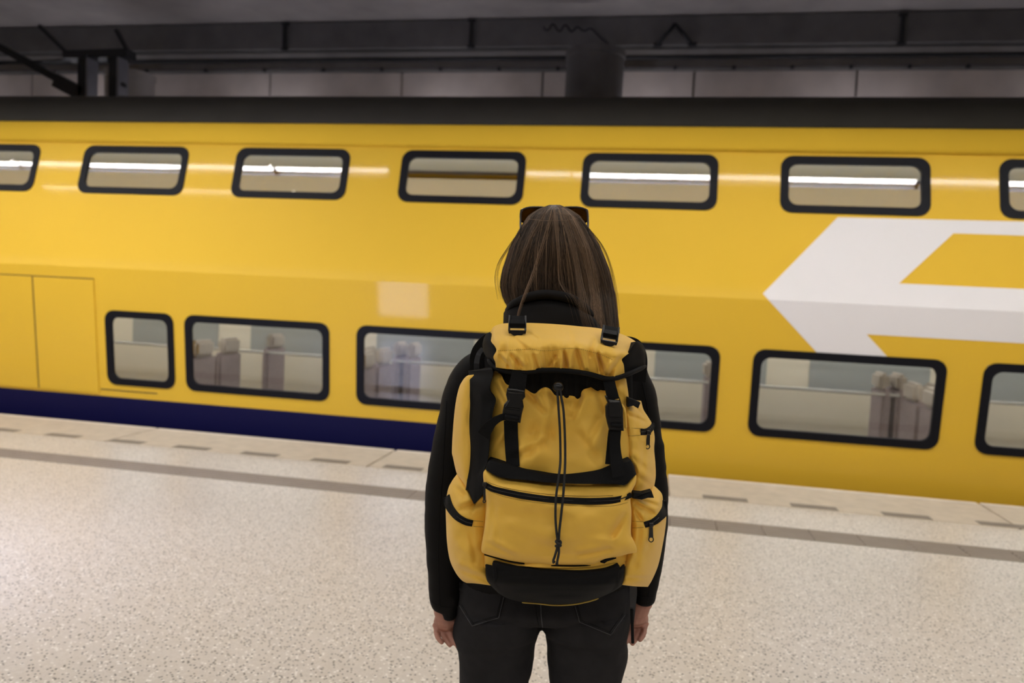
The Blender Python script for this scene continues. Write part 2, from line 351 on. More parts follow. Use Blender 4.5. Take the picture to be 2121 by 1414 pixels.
# overhead line support, upper left
Yo = 9.6
e0 = onY(np.array([170.]), np.array([190.]), Yo)[0]
e = empty('overhead_line_support', tuple(e0), 0, 'dark steel overhead line support bracing above the train at upper left', 'catenary support')
def bar(name, a, c, wd, dp, mat):
    a = onY(float(a[0]), float(a[1]), Yo); c = onY(float(c[0]), float(c[1]), Yo); d = c - a; ln = np.linalg.norm(d); d /= ln
    s = np.cross(d, [0, 1, 0]); s /= np.linalg.norm(s); Vv = []
    for t in (0, ln):
        for u, v in ((-1, -1), (1, -1), (1, 1), (-1, 1)): Vv.append(a + d * t + s * u * wd / 2 + np.array([0, 1, 0]) * v * dp / 2)
    return fixn(mk(name, Vv, [(0, 1, 2, 3), (7, 6, 5, 4), (0, 4, 5, 1), (1, 5, 6, 2), (2, 6, 7, 3), (3, 7, 4, 0)], mat, e, False, e0))
bar('brace', (-70, 58), (150, 180), 0.10, 0.14, M['steel']); bar('brace', (120, 168), (175, 197), 0.19, 0.16, M['steel'])
bar('stay', (82, 54), (142, 112), 0.05, 0.05, M['steel']); bar('stay', (241, 62), (266, 108), 0.045, 0.05, M['steel'])
bar('head_beam', (140, 117), (272, 113), 0.11, 0.2, M['steel'])
def vpost(name, px, py, wd, dp, mat):
    a = onY(float(px), float(py), Yo); h_ = a[2] + 1.2
    return box(name, (a[0], Yo, a[2] - h_ / 2), (wd, dp, h_), mat, e, 0, e0)
vpost('post', 180, 112, 0.16, 0.16, M['steel']); vpost('post_flange', 191, 118, 0.03, 0.2, M['galv'])
vpost('post', 244, 110, 0.15, 0.16, M['steel']); vpost('post_flange', 254, 122, 0.035, 0.2, M['galv'])
bar('brace', (225, 112), (255, 180), 0.06, 0.08, M['steel'])
bar('contact_wire_arm', (-80, 136), (180, 122), 0.03, 0.03, M['steel'])
# battens above the platform (real lamps; two rows mirror in the train)
def batten(xa, xb, Y, z, lab, mt='tubelight'):
    L_ = xb - xa; xm = (xa + xb) / 2
    e = empty('fluorescent_batten', (xm, Y, z), 0, lab, 'light fixture', 'fluorescent battens over the platform')
    box('housing', (0, 0, 0.055), (L_ + 0.03, 0.20, 0.09), M['galv'], e, 0.006)
    box('diffuser', (0, 0, 0.0), (L_, 0.10, 0.03), M[mt], e, 0.006)
    for s in (-1, 1):
        box('side_reflector', (0, s * 0.095, -0.02), (L_ + 0.03, 0.012, 0.075), M['galv'], e)
        tube('suspension_rod', [(s * L_ * 0.35, 0, 0.09), (s * L_ * 0.35, 0, CEIL - z - 0.005)], 0.008, M['steel'], e, 6)
LZ = 4.0
row1 = [(-12.7, -8.87), (-8.81, -4.99), (-4.93, -3.41), (-1.61, -1.08), (-1.04, 2.81), (2.87, 6.7)]
for i, (a, c) in enumerate(row1): batten(a, c, 4.96, LZ, 'ceiling batten number %s from the left in the row mirrored along the upper train windows' % ('one', 'two', 'three', 'four', 'five', 'six')[i])
batten(-8.86, -4.90, 4.41, LZ, 'ceiling batten mirrored low along the leftmost upper train windows', 'dimtube')
def fill_panel(xm, Y, wd, mt, lab):  # wide panels added out of view to light the pack and platform
    e = empty('added_light_panel', (xm, Y, LZ), 0, lab, 'light fixture', 'added wide light panels over the platform')
    box('tray', (0, 0, 0.05), (5.18, wd + 0.1, 0.06), M['galv'], e, 0.01)
    box('diffuser', (0, 0, 0.012), (5.16, wd, 0.02), mt, e, 0.004)
    for sx in (-1, 1):
        for sy in (-1, 1): tube('suspension_rod', [(sx * 1.8, sy * wd * .4, 0.07), (sx * 1.8, sy * wd * .4, CEIL - LZ - 0.005)], 0.008, M['steel'], e, 6)
for j, (Y, wd, mt) in enumerate(((1.5, 1.5, M['panelfill']), (-2.6, 1.5, M['rearfill']))):
    for i, xm in enumerate((-10.4, -5.2, 0.0, 5.2)):
        fill_panel(xm, Y, wd, mt, '%s added light panel in the %s row over the platform' % (('leftmost', 'left middle', 'right middle', 'rightmost')[i], ('nearer', 'rear')[j]))
# fill lamps added unseen behind the train to brighten the upper wall and vault
for i in range(7):
    xw = -12.75 + i * 3.1
    e = empty('added_fill_lamp', (xw, WY - 0.01, 3.75), 0, '%s added fill lamp on the far wall counted from the left' % ('first', 'second', 'third', 'fourth', 'fifth', 'sixth', 'seventh')[i], 'lamp', 'added fill lamps behind the train')
    box('bracket', (0, -0.3, -0.06), (0.12, 0.6, 0.05), M['steel'], e, 0.006); box('trough', (0, -0.6, -0.02), (1.3, 0.16, 0.05), M['galv'], e, 0.006)
    box('tube', (0, -0.6, 0.025), (1.2, 0.06, 0.04), M['wallfill'], e, 0.01)
# lit poster stand behind the viewer, mirrored in the train
e = empty('poster_stand', (-3.84, 2.0, 0), 0, 'bright bluish lit poster stand mirrored in the train side', 'display stand')
box('cabinet', (0, -0.09, 1.1), (0.94, 0.14, 2.1), M['galv'], e, 0.01); box('foot', (0, -0.09, 0.03), (1.0, 0.4, 0.06), M['steel'], e, 0.01)
box('screen', (0, -0.012, 1.15), (0.80, 0.012, 1.85), M['screen'], e)

# ------------------------------------------------------------------ train
YT = 6.55; ZC = 1.52; ALPHA = math.radians(14.0); BETA = math.radians(5.0)
TX0, TX1 = -14.0, 10.5; TZ0 = -0.85
def side_y(z): return YT + max(0.0, z - ZC) * math.tan(ALPHA) + max(0.0, ZC - z) * math.tan(BETA)
tr = empty('train_carriage', ((TX0 + TX1) / 2, YT + 1.4, -1.2), 0, 'yellow double deck train carriage with blue skirt and dark roof beside the platform', 'train')
TO = np.array([(TX0 + TX1) / 2, YT + 1.4, -1.2])
nU = np.array([0, -math.cos(ALPHA), math.sin(ALPHA)]); p0U = np.array([0, YT, ZC])
def up_z(px, py): return float(onplane(float(px), float(py), p0U, nU)[2])
UZ0, UZ1 = up_z(950, 416), up_z(950, 318); YTOP = up_z(1060, 262)
LZ0, LZ1 = 0.378, 1.083
UW = 1.14; LW = 1.46
ucx = [-5.23 + 1.71 * k for k in range(-5, 9)]; ucx = [x for x in ucx if TX0 + .8 < x < TX1 - .8]
lwin = [(-5.33, -4.62)] + [(-3.72 + 1.78 * k - LW / 2, -3.72 + 1.78 * k + LW / 2) for k in range(0, 8)] + [(-12.9, -11.5), (-11.1, -9.7)]
lwin = sorted(w_ for w_ in lwin if w_[1] < TX1 - .3)
uwin = [(x - UW / 2, x + UW / 2) for x in ucx]
def band(name, z0, z1, xa, xb, mat, holes=None, t=0.05, yo=0.0):
    """strip of the body side between two heights, with real openings"""
    xs = [xa] + [v for w_ in (holes or []) for v in w_] + [xb]; parts = []
    for i in range(0, len(xs), 2):
        a, c = xs[i], xs[i + 1]; Vv = []
        for x in (a, c):
            for z in (z0, z1):
                for d in (0, t): Vv.append((x, side_y(z) + d + yo, z))
        o = fixn(mk(name, np.array(Vv), [(0, 1, 3, 2), (4, 6, 7, 5), (0, 4, 5, 1), (2, 3, 7, 6), (0, 2, 6, 4), (1, 5, 7, 3)], mat, tr, False, TO))
    return o
BLUEX = -0.75; BZ = 0.228
band('skirt', TZ0, BZ, TX0, BLUEX, M['tblue']); band('skirt', TZ0, BZ, BLUEX, TX1, M['tyellow'])
band('sill_panel', BZ, LZ0, TX0, TX1, M['tyellow'])
band('window_pillar', LZ0, LZ1, TX0, TX1, M['tyellow'], lwin)
band('waist_panel', LZ1, ZC, TX0, TX1, M['tyellow'])
band('upper_side_panel', ZC, UZ0, TX0, TX1, M['tyellow'])
band('window_pillar', UZ0, UZ1, TX0, TX1, M['tyellow'], uwin)
band('cornice_panel', UZ1, UZ1 + 0.06, TX0, TX1, M['tyellow'])
# curved cornice and roof
def sweep(name, prof, mat):
    n = len(prof); Vv = [(x, y, z) for x in (TX0, TX1) for y, z in prof]
    Ff = [(i, i + 1, n + i + 1, n + i) for i in range(n - 1)]
    o = mk(name, Vv, Ff, mat, tr, True, TO)
    md = o.modifiers.new('Solidify', 'SOLIDIFY'); md.thickness = 0.04; md.offset = 0; return o
y1 = side_y(UZ1 + 0.06); z1 = UZ1 + 0.06; zr = zat(202, YT + 0.62)
c0 = [(y1 + 0.35 * (1 - math.cos(t)) * 0.32, z1 + (YTOP - z1) * math.sin(t) / math.sin(1.0)) for t in np.linspace(0, 1.0, 8)]
sweep('cornice', c0, M['tmatt'])
ye, ze = c0[-1]
rp = [(ye + (YT + 1.4 - ye) * (1 - math.cos(t)), ze + (zr + 0.12 - ze) * math.sin(t)) for t in np.linspace(0, math.pi / 2, 14)]
rp = rp + [(2 * (YT + 1.4) - y, z) for y, z in rp[::-1][1:]]
sweep('roof', rp, M['troof'])
if False: tube('roof_gutter', [(TX0, ye - 0.004, ze), (TX1, ye - 0.004, ze)], 0.012, M['troof'], tr, 6, TO)
yfar = YT + 2.8
box('far_side', ((TX0 + TX1) / 2, yfar, 1.05), (TX1 - TX0, 0.05, 3.8), M['tyellow'], tr, 0, TO)
for x in (TX0 + .03, TX1 - .03): box('end_wall', (x, YT + 1.4, 1.1), (0.06, 2.6, 3.7), M['tyellow'], tr, 0, TO)
def rrect(w_, h_, r, n=5):
    out = []
    for cx_, cy_, a0 in ((w_ / 2 - r, h_ / 2 - r, 0), (-w_ / 2 + r, h_ / 2 - r, 90), (-w_ / 2 + r, -h_ / 2 + r, 180), (w_ / 2 - r, -h_ / 2 + r, 270)):
        for k in range(n + 1):
            a = math.radians(a0 + 90 * k / n); out.append((cx_ + r * math.cos(a), cy_ + r * math.sin(a)))
    return np.array(out)
wcache = {}
def window(xa, xb, z0, z1, upper):
    w_, hh = xb - xa, z1 - z0; key = (round(w_, 3), upper); t = ALPHA if upper else -BETA
    if upper: hh = hh / math.cos(t)
    c = np.array([(xa + xb) / 2, side_y((z0 + z1) / 2), (z0 + z1) / 2]) - TO
    if key not in wcache:
        so = rrect(w_ + 0.05, hh + 0.05, 0.10); si = rrect(w_ - 0.09, hh - 0.09, 0.075); n = len(so)
        Vv = [(x, -0.009, z) for x, z in so] + [(x, -0.009, z) for x, z in si] + [(x, 0.022, z) for x, z in si] + [(x, 0.004, z) for x, z in so]
        Ff = []
        for i in range(n):
            j = (i + 1) % n; Ff += [(i, j, n + j, n + i), (n + i, n + j, 2 * n + j, 2 * n + i), (3 * n + j, 3 * n + i, 2 * n + i, 2 * n + j), (i, 3 * n + i, 3 * n + j, j)]
        fr = mk('window_frame', Vv, Ff, M['gasket'], tr, False); fixn(fr)
        pa = mk('pane', *boxvf((0, 0.012, 0), (w_ - 0.05, 0.006, hh - 0.05)), M['tglass'], fr, False)
        wcache[key] = (fr.data, pa.data)
    else:
        fr = link(bpy.data.objects.new('window_frame', wcache[key][0]), tr); pa = link(bpy.data.objects.new('pane', wcache[key][1]), fr)
    fr.location = c; fr.rotation_euler = (-t, 0, 0)
for a, c in uwin: window(a, c, UZ0, UZ1, True)
for a, c in lwin: window(a, c, LZ0, LZ1, False)
# entrance door at the left end
for xa, xb in ((-6.86, -6.17), (-6.15, -5.46)):
    zz0, zz1 = 0.255, 1.40
    o = band('door_leaf', zz0, zz1, xa, xb, M['tyellow'], None, 0.02, -0.012)
    band('door_seal', zz1 + 0.002, zz1 + 0.012, xa, xb, M['seam'], None, 0.02, -0.006)
band('door_seal', 0.255, 1.41, -6.168, -6.152, M['seam'], None, 0.02, -0.007)
band('panel_seam', 0.292, 0.304, -13.9, -6.9, M['seam'], None, 0.02, -0.004); band('panel_seam', 0.292, 0.304, -5.44, -4.8, M['seam'], None, 0.02, -0.004)
# white livery arrow on the right
def decal(name, pts):
    nL = np.array([0, -math.cos(BETA), -math.sin(BETA)])
    lo = [onplane(float(x), float(y), p0U, nL) for x, y in pts]
    hi = [onplane(float(x), float(y), p0U, nU) for x, y in pts]
    # clip the outline at the crease, each half lying in its own side plane
    o_ = None
    for half in (0, 1):
        src = hi if half else lo; poly = []
        for i in range(len(src)):
            a, c = src[i], src[(i + 1) % len(src)]; ia = (a[2] >= ZC) == bool(half); ic = (c[2] >= ZC) == bool(half)
            if ia: poly.append(a)
            if ia != ic: t = (ZC - a[2]) / (c[2] - a[2]); poly.append(a + (c - a) * t)
        if len(poly) < 3: continue
        n = len(poly); nn = nU if half else nL
        Vv = [p_ + nn * 0.003 for p_ in poly] + [p_ - nn * 0.002 for p_ in poly]
        Ff = [tuple(range(n)), tuple(range(2 * n - 1, n - 1, -1))] + [(i, n + i, n + (i + 1) % n, (i + 1) % n) for i in range(n)]
        fixn(mk(name, Vv, Ff, M['twhite'], tr, False, TO))
decal('livery_arrow', [(1735, 450), (2420, 466), (2420, 498), (1975, 483), (1862, 587), (2420, 612), (2420, 728), (1795, 692), (1850, 752), (1702, 741), (1580, 608)])
# interior: floors, ceilings, light strips, seats
box('lower_floor', ((TX0 + TX1) / 2, YT + 1.4, -0.42), (TX1 - TX0 - .2, 2.6, 0.06), M['infloor'], tr, 0, TO)
box('lower_ceiling', ((TX0 + TX1) / 2, YT + 1.42, 1.33), (TX1 - TX0 - .2, 2.6, 0.05), M['inceil'], tr, 0, TO)
box('upper_floor', ((TX0 + TX1) / 2, YT + 1.42, 1.62), (TX1 - TX0 - .2, 2.55, 0.05), M['infloor'], tr, 0, TO)
box('upper_ceiling', ((TX0 + TX1) / 2, YT + 1.42, UZ1 + 0.20), (TX1 - TX0 - .2, 1.95, 0.04), M['inceil'], tr, 0, TO)
box('lower_lining', ((TX0 + TX1) / 2, yfar - 0.10, 0.45), (TX1 - TX0 - .2, 0.04, 1.7), M['inwall'], tr, 0, TO)
box('upper_lining', ((TX0 + TX1) / 2, yfar - 0.28, 2.25), (TX1 - TX0 - .2, 0.04, 1.2), M['inwall'], tr, 0, TO)
for Yq in (0.55, 2.2):
    box('light_strip', ((TX0 + TX1) / 2, YT + Yq, 1.30), (TX1 - TX0 - .6, 0.10, 0.02), M['striplight'], tr, 0, TO)
box('light_strip', ((TX0 + TX1) / 2, YT + 0.42, UZ0 - 0.16), (TX1 - TX0 - .6, 0.08, 0.04), M['upperfill'], tr, 0, TO)  # strip added out of sight below the windows to brighten the upper deck
for zq in (1.02, 0.62): tube('grab_rail', [(TX0 + .3, YT + 1.75, zq), (TX1 - .3, YT + 1.75, zq)], 0.018, M['inrail'], tr, 8, TO)
for k in range(9):   # dark windows of the far side seen through the carriage
    xw = -6.0 + 1.78 * k - 0.4
    o = box('far_window', (xw, yfar - 0.125, 0.80), (1.3, 0.012, 0.55), M['farglass'], tr, 0, TO) if k == 0 else link(bpy.data.objects.new('far_window', bpy.data.objects['far_window'].data), tr)
    if k: o.location = (1.78 * k, 0, 0)
sp = [boxvf((0, 0, 0.42), (0.44, 0.44, 0.12)), boxvf((0.20, 0, 0.76), (0.09, 0.44, 0.62)), boxvf((0, 0, 0.18), (0.12, 0.3, 0.36))]
def bevd(o, off):
    bm = bmesh.new(); bm.from_mesh(o.data); bmesh.ops.bevel(bm, geom=bm.edges[:], offset=off, segments=2, affect='EDGES'); bm.to_mesh(o.data); bm.free(); return o
seat0 = bevd(mk('seat', *merge(sp), M['seat'], tr, False), 0.03); head0 = bevd(mk('headrest', *boxvf((0.185, 0, 1.14), (0.10, 0.32, 0.17)), M['seath'], seat0, False), 0.03)
first = True
for a, c in lwin:
    for Yq in (0.42, 0.92, 1.95):
        for s in (-1, 1):
            if not -6 < (a + c) / 2 < 5 or c - a < 1: continue
            if first: so, ho = seat0, head0; first = False
            else: so = link(bpy.data.objects.new('seat', seat0.data), tr); ho = link(bpy.data.objects.new('headrest', head0.data), so)
            so.location = np.array([(a + c) / 2 + s * 0.62, YT + Yq, -0.39]) - TO; so.rotation_euler = (0, 0, 0 if s > 0 else math.pi)
# wheels under the skirt, rails
for k, Yr in enumerate((YT + 0.68, YT + 2.12)):
    parts = [boxvf(((TX0 + TX1) / 2, Yr, -1.19), (TX1 - TX0 + .5, 0.14, 0.03)), boxvf(((TX0 + TX1) / 2, Yr, -1.12), (TX1 - TX0 + .5, 0.02, 0.13)), boxvf(((TX0 + TX1) / 2, Yr, -1.045), (TX1 - TX0 + .5, 0.07, 0.04))]
    tag(mk('running_rail', *merge(parts), M['rail'], None, False), ('steel running rail nearest the platform under the train', 'steel running rail farthest from the platform under the train')[k], 'rail')
    for xq in (-11.5, -9.2, 5.2, 7.6):
        V_, F_ = tubevf([(xq, Yr - 0.06, -0.57), (xq, Yr + 0.06, -0.57)], 0.45, 24); mk('wheel', V_, F_, M['rail'], tr, False, TO)

#PERSON
# ------------------------------------------------------------------ traveller
def resample_rows(rows, step=5.0):
    rows = np.array(rows, float); ys = rows[:, 0]; n = max(4, int((ys[-1] - ys[0]) / step))
    out = catmull(rows, n * 3)
    t = np.linspace(ys[0], ys[-1], n); order = np.argsort(out[:, 0]); o = out[order]
    return np.stack([np.interp(t, o[:, 0], o[:, k]) for k in range(rows.shape[1])], 1)
def rowloft(rows, n=48, ex=2.2, step=5.0):
    """closed solid from image rows: (py, x left, x right, depth centre, half depth)"""
    R = resample_rows(rows, step); th = np.linspace(0, 2 * np.pi, n, endpoint=False)
    ct, st = np.cos(th), np.sin(th); ct = np.sign(ct) * np.abs(ct) ** (2 / ex); st = np.sign(st) * np.abs(st) ** (2 / ex)
    V = []
    for py, xl, xr, yl, hd in R:
        a, c = P(xl, py, yl), P(xr, py, yl); m_ = (a + c) / 2; h_ = (c - a) / 2
        V.append(m_ + ct[:, None] * h_ + st[:, None] * np.array([0, hd, 0]))
    k = len(R); V = np.concatenate(V); Fc = []
    for i in range(k - 1):
        for j in range(n):
            q = (j + 1) % n; Fc.append((i * n + j, i * n + q, (i + 1) * n + q, (i + 1) * n + j))
    Fc += [tuple(range(n))[::-1], tuple((k - 1) * n + j for j in range(n))]
    return V, Fc
def ballvf(c, r, nu=20, nv=12):
    c = np.array(c, float); r = np.broadcast_to(np.array(r, float), (3,)); V = [c + r * [0, 0, 1]]; Fc = []
    for i in range(1, nv):
        a = math.pi * i / nv
        for j in range(nu): b_ = 2 * math.pi * j / nu; V.append(c + r * [math.sin(a) * math.cos(b_), math.sin(a) * math.sin(b_), math.cos(a)])
    V.append(c - r * [0, 0, 1]); last = len(V) - 1
    for j in range(nu): Fc.append((0, 1 + j, 1 + (j + 1) % nu))
    for i in range(nv - 2):
        for j in range(nu): a = 1 + i * nu; q = (j + 1) % nu; Fc.append((a + j, a + nu + j, a + nu + q, a + q))
    a = 1 + (nv - 2) * nu
    for j in range(nu): Fc.append((last, a + (j + 1) % nu, a + j))
    return np.array(V), Fc
def limb(pts, rads, sides=16, dens=6):
    """tapered chain with round ends"""
    pts = np.asarray(pts, float); rads = np.asarray(rads, float); q = catmull(np.hstack([pts, rads[:, None]]), max(len(pts) * dens, 8))
    parts = [tubevf(q[:, :3], q[:, 3], sides), ballvf(q[0, :3], q[0, 3], 14, 8), ballvf(q[-1, :3], q[-1, 3], 14, 8)]
    return merge(parts)
def remesh(name, parts, vox, mat, parent, origin=None, smooth=4, disp=None):
    o = mk(name, *merge(parts), mat, parent, True); fixn(o)
    md = o.modifiers.new('r', 'REMESH'); md.mode = 'VOXEL'; md.voxel_size = vox; md.use_smooth_shade = True
    ms = o.modifiers.new('s', 'SMOOTH'); ms.factor = 0.5; ms.iterations = smooth
    dg = bpy.context.evaluated_depsgraph_get(); me = bpy.data.meshes.new_from_object(o.evaluated_get(dg))
    o.modifiers.clear(); old = o.data; o.data = me; me.name = name; bpy.data.meshes.remove(old)
    n = len(me.vertices); co = np.empty(n * 3); me.vertices.foreach_get('co', co); co = co.reshape(-1, 3)
    if disp is not None:
        no = np.empty(n * 3); me.vertices.foreach_get('normal', no); co = co + no.reshape(-1, 3) * disp(co)[:, None]
    if origin is not None: co = co - origin
    me.vertices.foreach_set('co', co.ravel()); me.polygons.foreach_set('use_smooth', [True] * len(me.polygons))
    if not me.materials: me.materials.append(mat)
    me.update(); return o
person = empty('person', tuple(F0 * DIST), PSI, 'person with long brown hair in black jacket and dark jeans seen from behind', 'person')
# --- skin: one continuous body
HC = P(np.array(1149.), np.array(512.), 0.015)       # skull centre
def pv(px, py, yl): return P(np.array(float(px)), np.array(float(py)), float(yl))
sh = pv(1165, 740, 0.02)
body = [ballvf(HC + [0, 0.005, 0.004], (0.066, 0.086, 0.080), 28, 18), ballvf(HC + [0, 0.045, -0.055], (0.052, 0.050, 0.062)),
        ballvf(HC + [0, 0.062, -0.098], (0.026, 0.026, 0.022)), ballvf(HC + [0, 0.102, -0.035], (0.013, 0.020, 0.017)), limb([HC + [0, 0.088, 0.005], HC + [0, 0.108, -0.030]], [0.009, 0.012]),
        limb([HC + [-0.018, 0.090, -0.068], HC + [0.0, 0.096, -0.067], HC + [0.018, 0.090, -0.068]], [0.006, 0.009, 0.006]),
        limb([HC + [-0.03, 0.083, 0.014], HC + [0.03, 0.083, 0.014]], [0.012, 0.012])]
for s in (-1, 1):
    body += [ballvf(HC + [s * 0.070, 0.005, -0.022], (0.010, 0.018, 0.030)), ballvf(HC + [s * 0.036, 0.070, -0.035], (0.022, 0.020, 0.022))]
body.append(limb([HC + [0, 0.0, -0.07], sh + [0, 0, 0.09], sh], [0.052, 0.054, 0.075]))
hip = pv(1125, 1175, 0.01)
body.append(limb([sh + [0, 0, -0.03], (sh + hip) / 2 + [0, 0, -0.02], hip], [0.085, 0.08, 0.07], 20))
def hand(side):
    """arm from the shoulder down to a relaxed hand, palm turned back, fingers curled towards the viewer"""
    out = []
    if side < 0:
        A = [(990, 775, 0.01), (934, 960, 0.0), (918, 1150, -0.006), (919, 1262, -0.01)]
        fg = [[(903, 1300), (904.5, 1312), (908.5, 1322), (915, 1330)], [(916, 1304), (919, 1315), (925, 1326), (932, 1335)], [(931, 1306), (936, 1318), (943, 1330), (951, 1340)], [(946, 1306), (952, 1318), (959, 1330), (966, 1340)]]; kn = [(904, 1296), (917, 1300), (931, 1302), (945, 1302)]
        wr = (919, 1258); th = [(944, 1272, 0.0), (958, 1292, 0.015), (960, 1312, 0.012), (957, 1326, 0.004)]; pc = [(910, 1282), (924, 1286), (938, 1284)]
    else:
        A = [(1300, 785, 0.01), (1340, 960, 0.0), (1342, 1140, -0.006), (1331, 1245, -0.01)]
        fg = [[(1336, 1296), (1334.5, 1307), (1331, 1317), (1325.5, 1325)], [(1323, 1300), (1321, 1312), (1316, 1323), (1310, 1332)], [(1308, 1302), (1304, 1314), (1298, 1326), (1291, 1335)], [(1293, 1302), (1288, 1314), (1282, 1326), (1275, 1335)]]; kn = [(1335, 1290), (1323, 1295), (1309, 1298), (1295, 1298)]
        wr = (1330, 1242); th = [(1306, 1262, 0.0), (1294, 1284, 0.015), (1292, 1304, 0.012), (1294, 1318, 0.004)]; pc = [(1332, 1272), (1318, 1278), (1305, 1276)]
    out.append(limb([pv(*a) for a in A], [0.042, 0.034, 0.028, 0.025], 16))
    out.append(limb([pv(*wr, -0.01), pv(*pc[1], -0.012)], [0.025, 0.024], 16))
    for i in range(4):
        w0 = pv(wr[0] + (kn[i][0] - wr[0]) * 0.4, wr[1] + 12, -0.008)
        out.append(limb([w0, pv(*pc[min(i, 2)], -0.010), pv(*kn[i], -0.008)], [0.013, 0.0125, 0.0105], 12))
    out.append(limb([pv(*pc[0], -0.018), pv(pc[0][0], kn[0][1] - 6, -0.018)], [0.011, 0.009]))
    out.append(limb([pv(*pc[2], -0.020), pv(pc[2][0], kn[3][1] - 10, -0.016)], [0.012, 0.009]))
    for i in range(4):
        q = fg[i]; st = (-0.004, 0.0, -0.005, 0.0)[i]; dep = [v + st for v in (-0.010, -0.022, -0.034, -0.041)]
        out.append(limb([pv(q[j][0], q[j][1], dep[j]) for j in range(4)], [0.0078, 0.0074, 0.0070, 0.0061] if i else [0.0071, 0.0067, 0.0063, 0.0054], 12, 5))
    out.append(limb([pv(*q) for q in th], [0.014, 0.011, 0.0095, 0.0075], 12))
    return out
body += hand(-1) + hand(1)
LEG = {-1: [(1250, 950, 1120), (1298, 942, 1121), (1306, 940.5, 1115), (1325, 943, 1110.5), (1365, 951, 1105.5), (1414, 952, 1095), (1500, 958, 1082), (1600, 962, 1068), (1700, 962, 1062), (1800, 966, 1050), (1868, 970, 1042)],
       1: [(1250, 1124, 1306), (1298, 1121, 1303), (1306, 1126.5, 1302), (1325, 1131, 1301), (1365, 1133, 1298), (1414, 1138.5, 1284), (1500, 1141, 1268), (1600, 1138, 1248), (1700, 1130, 1234), (1800, 1126, 1214), (1868, 1122, 1200)]}
for s in (-1, 1):
    c = [((a + b_) / 2, y) for y, a, b_ in LEG[s]]
    body.append(limb([pv(1125, 1170, 0.01), pv(c[0][0], c[0][1] - 20, 0.01), pv(c[7][0], c[7][1], 0.0), pv(c[10][0], c[10][1], 0.02)], [0.05, 0.055, 0.045, 0.03]))
    an = pv(c[10][0], c[10][1], 0.02); body.append(limb([[an[0], an[1], 0.05], [an[0], an[1] + 0.15, 0.035]], [0.03, 0.025]))
def skin_disp(co):
    # creases of the palm and finger roots run across the hand
    z = co[:, 2]; cr = 0
    for sgn, ys in ((-1, (1285, 1300, 1311)), (1, (1281, 1296, 1307))):
        for i, yy in enumerate(ys):
            zc_ = pv(919 if sgn < 0 else 1325, yy, -0.03)[2] + 0.10 * (co[:, 0] - pv(919 if sgn < 0 else 1325, yy, -0.03)[0]) * sgn
            cr = cr - (0.0016, 0.0022, 0.0012)[i] * np.exp(-((z - zc_) / 0.0022) ** 2) * (co[:, 0] * sgn > 0.12) * (co[:, 1] < 0.0)
    return 0.0004 * vnoise(co * 260, 3) + cr
remesh('body', body, 0.0025, M['skin'], person, None, 3, skin_disp)
for s in (-1, 1): mk('eye', *ballvf(HC + [s * 0.031, 0.074, 0.0], 0.0115), pmat('eye_white' + str(s), (0.7, 0.68, 0.66), 0.2), person)
# --- jacket
torso = [(672, 1090, 1240, 0.0, 0.075), (690, 1052, 1275, -0.005, 0.095), (712, 1018, 1312, -0.005, 0.105), (740, 990, 1328, 0.0, 0.11), (780, 975, 1335, 0.0, 0.115), (860, 985, 1325, 0.005, 0.12), (1000, 985, 1318, 0.01, 0.125), (1120, 968, 1312, 0.005, 0.125), (1196, 955, 1308, 0.0, 0.125)]
slL = [(727, 984, 1050, 0.0, 0.055), (740, 962, 1040, 0.0, 0.062), (760, 943, 1020, 0.0, 0.066), (800, 921.5, 1005, 0.0, 0.068), (860, 908.5, 992, 0.0, 0.066), (910, 897, 982, 0.0, 0.064), (960, 890, 974, 0.0, 0.062), (1026, 881, 966, 0.0, 0.060), (1112, 881, 956, -0.005, 0.056), (1187, 886, 958, -0.010, 0.052), (1228, 889, 955, -0.012, 0.049), (1250, 893, 952, -0.012, 0.045), (1258, 898, 950, -0.012, 0.040)]
slT = [(1225, 917, 956, -0.012, 0.050), (1271, 919, 947, -0.012, 0.046)]
slR = [(735, 1258, 1322, 0.0, 0.052), (752, 1266, 1334, 0.0, 0.060), (775, 1280, 1343, 0.0, 0.064), (800, 1288, 1354, 0.0, 0.066), (843, 1294, 1363, 0.0, 0.066), (885, 1298, 1370, 0.0, 0.064), (959, 1304, 1378.5, 0.0, 0.062), (1062, 1308, 1383, 0.0, 0.060), (1112, 1309, 1378, -0.005, 0.056), (1173, 1309, 1370, -0.010, 0.052), (1212, 1309, 1362, -0.012, 0.049), (1235, 1310, 1356, -0.012, 0.045), (1243, 1312, 1352, -0.012, 0.040)]
def jacket_disp(co):
    a = vnoise(co * [9, 9, 26], 11) * 0.0038 + vnoise(co * [22, 22, 60], 12) * 0.0016
    z = co[:, 2]; ab = np.abs(co[:, 0])
    el = np.exp(-((z - 1.10) / 0.10) ** 2) * (ab > 0.19)
    return a * (0.55 + 0.9 * el)
jk = remesh('jacket', [rowloft(torso, 64, 2.4), rowloft(slL, 40, 2.2), rowloft(slR, 40, 2.2), rowloft(slT, 40, 3.0)], 0.0045, M['jacket'], person, None, 4, jacket_disp)
